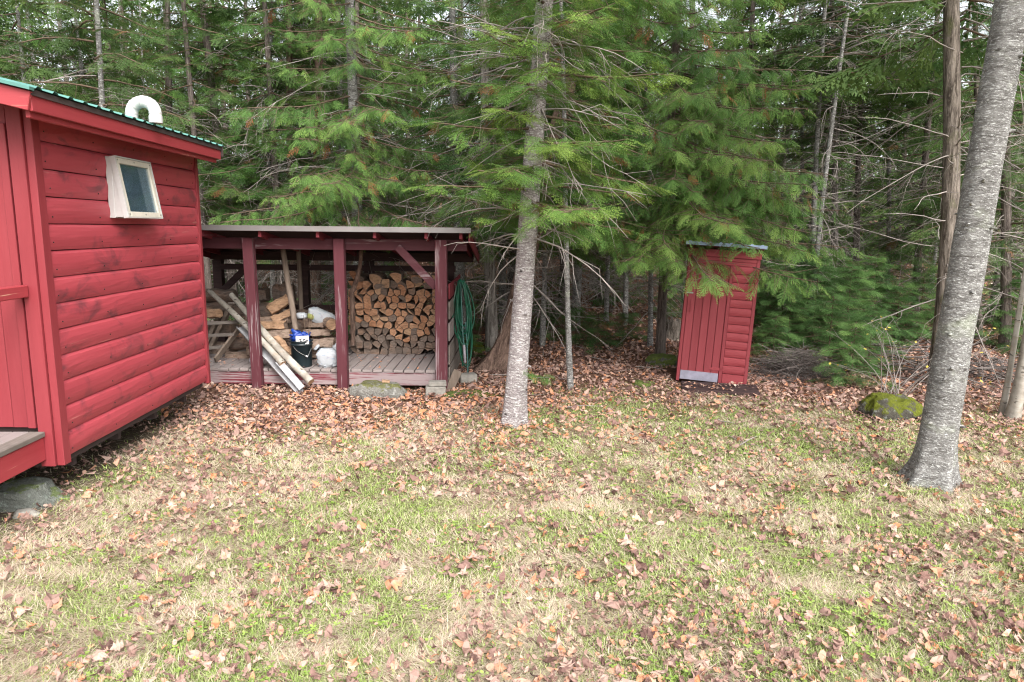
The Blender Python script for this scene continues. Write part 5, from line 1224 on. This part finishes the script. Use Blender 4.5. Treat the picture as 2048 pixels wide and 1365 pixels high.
# brush pile of grey twigs by the outhouse
def twig_heap(name, c, rx, ry, h, n, lab, r=.0045, Lr=(.3, .9), cat='brush pile', mat='twig_dark'):
    mb = MB()
    for i in range(n):
        x_ = c[0] + RNG.normal(0, rx * .45); y_ = c[1] + RNG.normal(0, ry * .45); f = max(0, 1 - ((x_ - c[0]) / rx) ** 2 - ((y_ - c[1]) / ry) ** 2)
        z_ = g1(x_, y_) + .01 + RNG.uniform(0, 1) * h * f; L = RNG.uniform(*Lr); az = RNG.uniform(0, 6.28); el = RNG.normal(0, .25); p0 = np.array([x_, y_, z_]) - rand_dir(az, el) * L / 2
        pts = [p0.copy()]; q = p0
        for k in range(4): az += RNG.normal(0, .25); q = q + rand_dir(az, el) * L / 4; q[2] = max(q[2], g1(q[0], q[1]) + .005); pts.append(q.copy())
        rr_ = r * RNG.uniform(.5, 1.3); mb.tube([Vector(v) for v in pts], [rr_, rr_ * .9, rr_ * .8, rr_ * .6, rr_ * .3], 3, 0, cap=False)
    return tag(mb.build(name, MAT[mat]), lab, cat, kind='stuff')
p = ground_at(1605, 762); twig_heap('brush_pile', (p.x, p.y + .3, 0), .6, .45, .42, 560, 'grey heap of dead twigs right of the outhouse')
p = ground_at(1850, 765); twig_heap('dead_branches', (p.x + .1, p.y + .9, 0), 1.4, .9, .45, 80, 'tangle of dead branches behind the mossy boulder', .012, (.6, 1.6))
p = ground_at(1990, 800); twig_heap('dead_branches', (p.x + .5, p.y + 1.0, 0), 1.3, .8, .35, 120, 'tangle of dead brush behind the birch stems', .009, (.5, 1.4))
mb = MB()
for i in range(90):
    y_ = random.uniform(6.5, 20); x_ = random.uniform(-.6, .75) * y_; L = random.uniform(.3, 1.4) * (1 if y_ > 9 else .45); az = random.uniform(0, 6.28); P = []
    for k in range(5): P.append((x_ + cos(az) * L * k / 4, y_ + sin(az) * L * k / 4, g1(x_ + cos(az) * L * k / 4, y_ + sin(az) * L * k / 4) + .02 + random.uniform(0, .03)));
    r_ = random.uniform(.003, .009) * (1 if y_ < 11 else 1.6); mb.tube(P, [r_, r_ * .9, r_ * .8, r_ * .6, r_ * .3], 4, 0, cap=False)
tag(mb.build('fallen_twigs', MAT['twig']), 'dead twigs scattered on the leaf-covered ground', 'twigs', kind='stuff')

#@@GROUNDCOVER
# ---------------------------------------------------------------- grass
def in_forbidden(x, y):
    shed = (x > -4.65) & (x < -.95) & (y > 9.0) & (y < 11.0)
    oh = (x > 2.35) & (x < 3.35) & (y > 9.35) & (y < 10.5)
    return shed | oh
N = 420000
yy = 2.35 + (9.8 - 2.35) * RNG.random(N * 2) ** 1.45; xx = (RNG.random(N * 2) * 2 - 1) * (.80 * yy + .9)
ff = forest_f(xx, yy); bb = bare_shade_f(xx, yy); dens = vnoise(xx * 2.2, yy * 2.2, 31)
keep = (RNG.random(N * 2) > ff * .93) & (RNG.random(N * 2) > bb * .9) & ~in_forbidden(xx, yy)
keep &= RNG.random(N * 2) < .62 + .5 * dens
xx, yy = xx[keep][:N], yy[keep][:N]; n = len(xx)
green_n = vnoise(xx * .9, yy * .9, 41) * .30 + vnoise(xx * 3.1, yy * 3.1, 42) * .34 + vnoise(xx * 9, yy * 9, 43) * .36
gr_bias = .53 - .03 * np.clip(xx, -3, 4) + .02 * (yy - 5)
isgreen = (green_n + RNG.normal(0, .05, n)) > gr_bias
rare = RNG.random(n) < .17; isgreen = isgreen ^ rare
zz = gh(xx, yy); th = RNG.random(n) * 2 * pi
flow = vnoise(xx * 1.7, yy * 1.7, 51) * 4 * pi; th = np.where(isgreen, th, flow + RNG.normal(0, .9, n))
Lb = np.where(isgreen, RNG.uniform(.022, .055, n), RNG.uniform(.04, .11, n)); el = np.where(isgreen, RNG.uniform(.1, 1.1, n), RNG.uniform(.0, .5, n))
wd = np.where(isgreen, .0030, .0020) * (.6 + .14 * yy)
d = np.stack([np.cos(th) * np.cos(el), np.sin(th) * np.cos(el), np.sin(el)], 1); sv = np.stack([-np.sin(th), np.cos(th), np.zeros(n)], 1)
base = np.stack([xx, yy, zz + RNG.uniform(0, .014, n)], 1)
V = np.stack([base - sv * wd[:, None], base + sv * wd[:, None], base + d * Lb[:, None] + sv * RNG.normal(0, .006, n)[:, None]], 1).reshape(-1, 3)
o = link_mesh('grass', tri_mesh('grass', V, MAT['grass'], np.where(isgreen, RNG.uniform(.55, 1, n), RNG.uniform(0, .22, n)), tint2=np.clip(RNG.normal(.5, .22, n), 0, 1)))
tag(o, 'short matted lawn of straw and green grass', 'grass', kind='stuff')
# clover and small broad leaves
C = []; T = []
for i in range(520):
    y_ = 2.5 + 6.5 * RNG.random() ** 1.2; x_ = RNG.uniform(-.8, .8) * y_; 
    if forest_f(x_, y_) > .6 or bare_shade_f(x_, y_) > .4: continue
    for j in range(RNG.integers(2, 8)):
        cx_, cy_ = x_ + RNG.normal(0, .035), y_ + RNG.normal(0, .035); z_ = g1(cx_, cy_) + RNG.uniform(.015, .035); r_ = RNG.uniform(.007, .015); t_ = RNG.uniform(.4, 1)
        for k in range(3):
            a = k * 2.094 + RNG.uniform(0, 1); c_ = np.array([cx_, cy_, z_]); e = np.array([cos(a), sin(a), RNG.uniform(-.1, .35)]) * r_ * 1.8; s2 = np.array([-sin(a), cos(a), 0]) * r_ * .75
            C += [c_, c_ + e * .6 + s2, c_ + e, c_, c_ + e, c_ + e * .6 - s2]; T += [t_, t_]
tag(link_mesh('clover', tri_mesh('clover', np.array(C), MAT['grass'], np.ones(len(T)), tint2=T)), 'small clover leaves dotted through the lawn', 'clover', kind='stuff')

# ---------------------------------------------------------------- fallen leaves
def leaf_proto(kind, rng):
    """returns loose triangles of a curled leaf about 1 long lying in xy"""
    if kind == 'oak':
        half = [(0, .02), (.12, .05), (.2, .20), (.28, .10), (.36, .30), (.46, .14), (.56, .33), (.66, .15), (.78, .24), (.86, .10), (1, 0)]
    elif kind == 'maple':
        half = [(0, .02), (.05, .30), (.22, .22), (.32, .52), (.45, .26), (.6, .36), (.68, .16), (1, 0)]
    elif kind == 'oval': half = [(0, .01), (.2, .17), (.5, .25), (.8, .16), (1, 0)]
    else: half = [(0, .03), (.35, .3), (1, 0)]
    cu = rng.uniform(-2.0, 2.4); cv = rng.uniform(-2.0, 3.6); tw = rng.uniform(-1.2, 1.2); f1, f2, f3 = rng.uniform(5, 12), rng.uniform(4, 9), rng.uniform(0, 6)
    def z(x, y): return cu * .28 * (x - .5) ** 2 + cv * .55 * y * y + tw * (x - .5) * y * .8 + .09 * sin(f1 * x + f2 * y + f3)
    out = []
    for s_ in (-1, 1):
        for i in range(len(half) - 1):
            (xa, ya), (xb, yb) = half[i], half[i + 1]; sk = rng.uniform(.9, 1.1)
            A = (xa, 0, z(xa, 0)); B = (xb, 0, z(xb, 0)); A2 = (xa, s_ * ya * sk, z(xa, ya)); B2 = (xb, s_ * yb * sk, z(xb, yb))
            if kind in ('oak', 'maple'): out += [A, A2, B2, A, B2, B]
            else: out += [A, A2, B2, A, B2, B] if 0 < i < len(half) - 2 else ([A, A2, B2] if i == len(half) - 2 else [A, B2, B])
    v = np.array(out, float); v[:, 0] -= .5; v[:, 2] -= v[:, 2].min(); return v
rl = np.random.default_rng(4)
PRO = {k: [leaf_proto(k, rl) for _ in range(6)] for k in ('oak', 'maple', 'oval', 'simple')}
def scatter_leaves(x, y, size, kinds, tint, tilt=.35):
    n = len(x); Vs = []; Ts = []; sel = RNG.integers(0, len(kinds) * 6, n); z_ = gh(x, y)
    for s_ in range(len(kinds) * 6):
        m = sel == s_
        if not m.any(): continue
        pr = PRO[kinds[s_ // 6]][s_ % 6]; k = m.sum(); th = RNG.random(k) * 6.283; ax = RNG.normal(0, tilt, k); ay = RNG.normal(0, tilt, k)
        c, s = np.cos(th), np.sin(th); Rz_ = np.zeros((k, 3, 3)); Rz_[:, 0, 0] = c; Rz_[:, 0, 1] = -s; Rz_[:, 1, 0] = s; Rz_[:, 1, 1] = c; Rz_[:, 2, 2] = 1
        Rt = np.zeros((k, 3, 3)); Rt[:, 0, 0] = np.cos(ay); Rt[:, 0, 2] = np.sin(ay); Rt[:, 1, 1] = 1; Rt[:, 2, 0] = -np.sin(ay); Rt[:, 2, 2] = np.cos(ay)
        Ru = np.zeros((k, 3, 3)); Ru[:, 0, 0] = 1; Ru[:, 1, 1] = np.cos(ax); Ru[:, 1, 2] = -np.sin(ax); Ru[:, 2, 1] = np.sin(ax); Ru[:, 2, 2] = np.cos(ax)
        RR = Rt @ Ru @ Rz_
        V = np.einsum('mij,nj->mni', RR, pr) * size[m][:, None, None]
        V[:, :, 2] -= V[:, :, 2].min(1, keepdims=True) * .6
        V += np.stack([x[m], y[m], z_[m] + RNG.uniform(.008, .035, k)], 1)[:, None, :]
        Vs.append(V.reshape(-1, 3)); Ts.append(np.repeat(tint[m], len(pr) // 3))
    return np.concatenate(Vs), np.concatenate(Ts)
def field(n, y0, y1, pw, xm=.8):
    y = y0 + (y1 - y0) * RNG.random(n) ** pw; x = (RNG.random(n) * 2 - 1) * (xm * y + .8); return x, y
def leaf_tints(x, y):
    t = RNG.random(len(x)); orange = np.clip(1 - ((x + .6) / 3.2) ** 2 - ((y - 7.9) / 1.9) ** 2, 0, 1)
    base_ = np.clip(RNG.normal(.40, .24, len(x)), 0, .7); t2 = np.where(RNG.random(len(x)) < .12 + .5 * orange, RNG.uniform(.66, .80, len(x)), base_)
    t2 = np.where(RNG.random(len(x)) < .035, RNG.uniform(.80, .90, len(x)), t2); return t2
LVs = []; LTs = []
x, y = field(30000, 2.4, 7.8, 1.2); dn = vnoise(x * 1.6, y * 1.6, 61) * .6 + vnoise(x * 5, y * 5, 62) * .4
pk = (RNG.random(len(x)) < np.clip((dn - .30) * 2.4, .05, .9)) & (bare_shade_f(x, y) < .9); x, y = x[pk], y[pk]
v_, t_ = scatter_leaves(x, y, np.clip(RNG.lognormal(-3.22, .38, len(x)), .015, .085), ['oval', 'maple', 'oval', 'oval'], leaf_tints(x, y), .6); LVs.append(v_); LTs.append(t_)
x, y = field(64000, 5.2, 12.5, .95); fo = forest_f(x, y); pk = (RNG.random(len(x)) < .14 + .9 * fo) & ~in_forbidden(x, y); x, y = x[pk], y[pk]
sz = RNG.uniform(.03, .065, len(x)) + .05 * (RNG.random(len(x)) < .16); v_, t_ = scatter_leaves(x, y, sz, ['oval', 'simple', 'simple', 'simple'], leaf_tints(x, y), .4); LVs.append(v_); LTs.append(t_)
x, y = field(26000, 11.5, 27, 1.1); pk = ~in_forbidden(x, y) & (vnoise(x * .8, y * .8, 71) > .25); x, y = x[pk], y[pk]
v_, t_ = scatter_leaves(x, y, RNG.uniform(.06, .12, len(x)), ['simple'], np.clip(leaf_tints(x, y) + .05, 0, .94), .35); LVs.append(v_); LTs.append(t_)
x = RNG.uniform(2.3, 3.35, 90); y = RNG.uniform(8.85, 9.25, 90); v_, t_ = scatter_leaves(x, y, RNG.uniform(.03, .06, 90), ['oval', 'simple', 'maple'], leaf_tints(x, y), .25); v_ = v_.copy(); v_[:, 2] += .055; LVs.append(v_); LTs.append(t_)
# leaves blown onto the shed deck
x = RNG.uniform(-4.4, -1.1, 150); y = RNG.uniform(9.0, 10.0, 150); v_, t_ = scatter_leaves(x, y, RNG.uniform(.03, .06, 150), ['oval', 'simple'], leaf_tints(x, y), .25)
v_ = v_.copy(); v_[:, 2] += DZ + .0 - 0.0; LVs.append(v_); LTs.append(t_)
o = link_mesh('fallen_leaves', tri_mesh('fallen_leaves', np.concatenate(LVs), MAT['fallen'], np.concatenate(LTs)))
tag(o, 'carpet of dry brown fallen leaves', 'leaves', kind='stuff')
# the 300 largest leaves, one by one
LM = []
for j, k in enumerate(['oak'] * 6 + ['maple'] * 5 + ['oval'] * 3):
    pr = leaf_proto(k, rl)
    for tn in (.25, .42, .55, .64, .74): LM.append((k, tri_mesh('leaf', pr, MAT['fallen'], np.full(len(pr) // 3, tn) + rl.normal(0, .02, len(pr) // 3))))
k = 0
while k < 300:
    y_ = 2.6 + 4.9 * RNG.random() ** 1.15; x_ = RNG.uniform(-.78, .78) * y_ 
    if bare_shade_f(x_, y_) > .8 or (x_ < -3.0 and y_ > 4.5): continue
    kd, m_ = LM[RNG.integers(0, len(LM))]; s_ = (.055 + .085 * RNG.random() ** 1.8) if kd != 'oval' else RNG.uniform(.05, .08)
    o = link_mesh('leaf', m_, GROUND, (x_, y_, g1(x_, y_) + RNG.uniform(.012, .03)), (RNG.normal(0, .22), RNG.normal(0, .22), RNG.uniform(0, 6.28))); o.scale = (s_, s_ * RNG.uniform(.8, 1.1), s_); k += 1
# white stone chips showing in the lawn
mb = MB(); import bmesh
for i, (px, py, s_) in enumerate(((482, 1122, .02), (630, 1208, .02), (1400, 958, .02))):
    p = ground_at(px, py); tag(rock('pebble', (p.x, p.y, p.z + .012), s_, s_ * .8, s_ * .7, MAT['white'], 40 + i, 2), ['small white pebble in the straw at lower left', 'small white pebble in the grass below the shed', 'small white pebble in the lawn below the outhouse'][i], 'pebble')
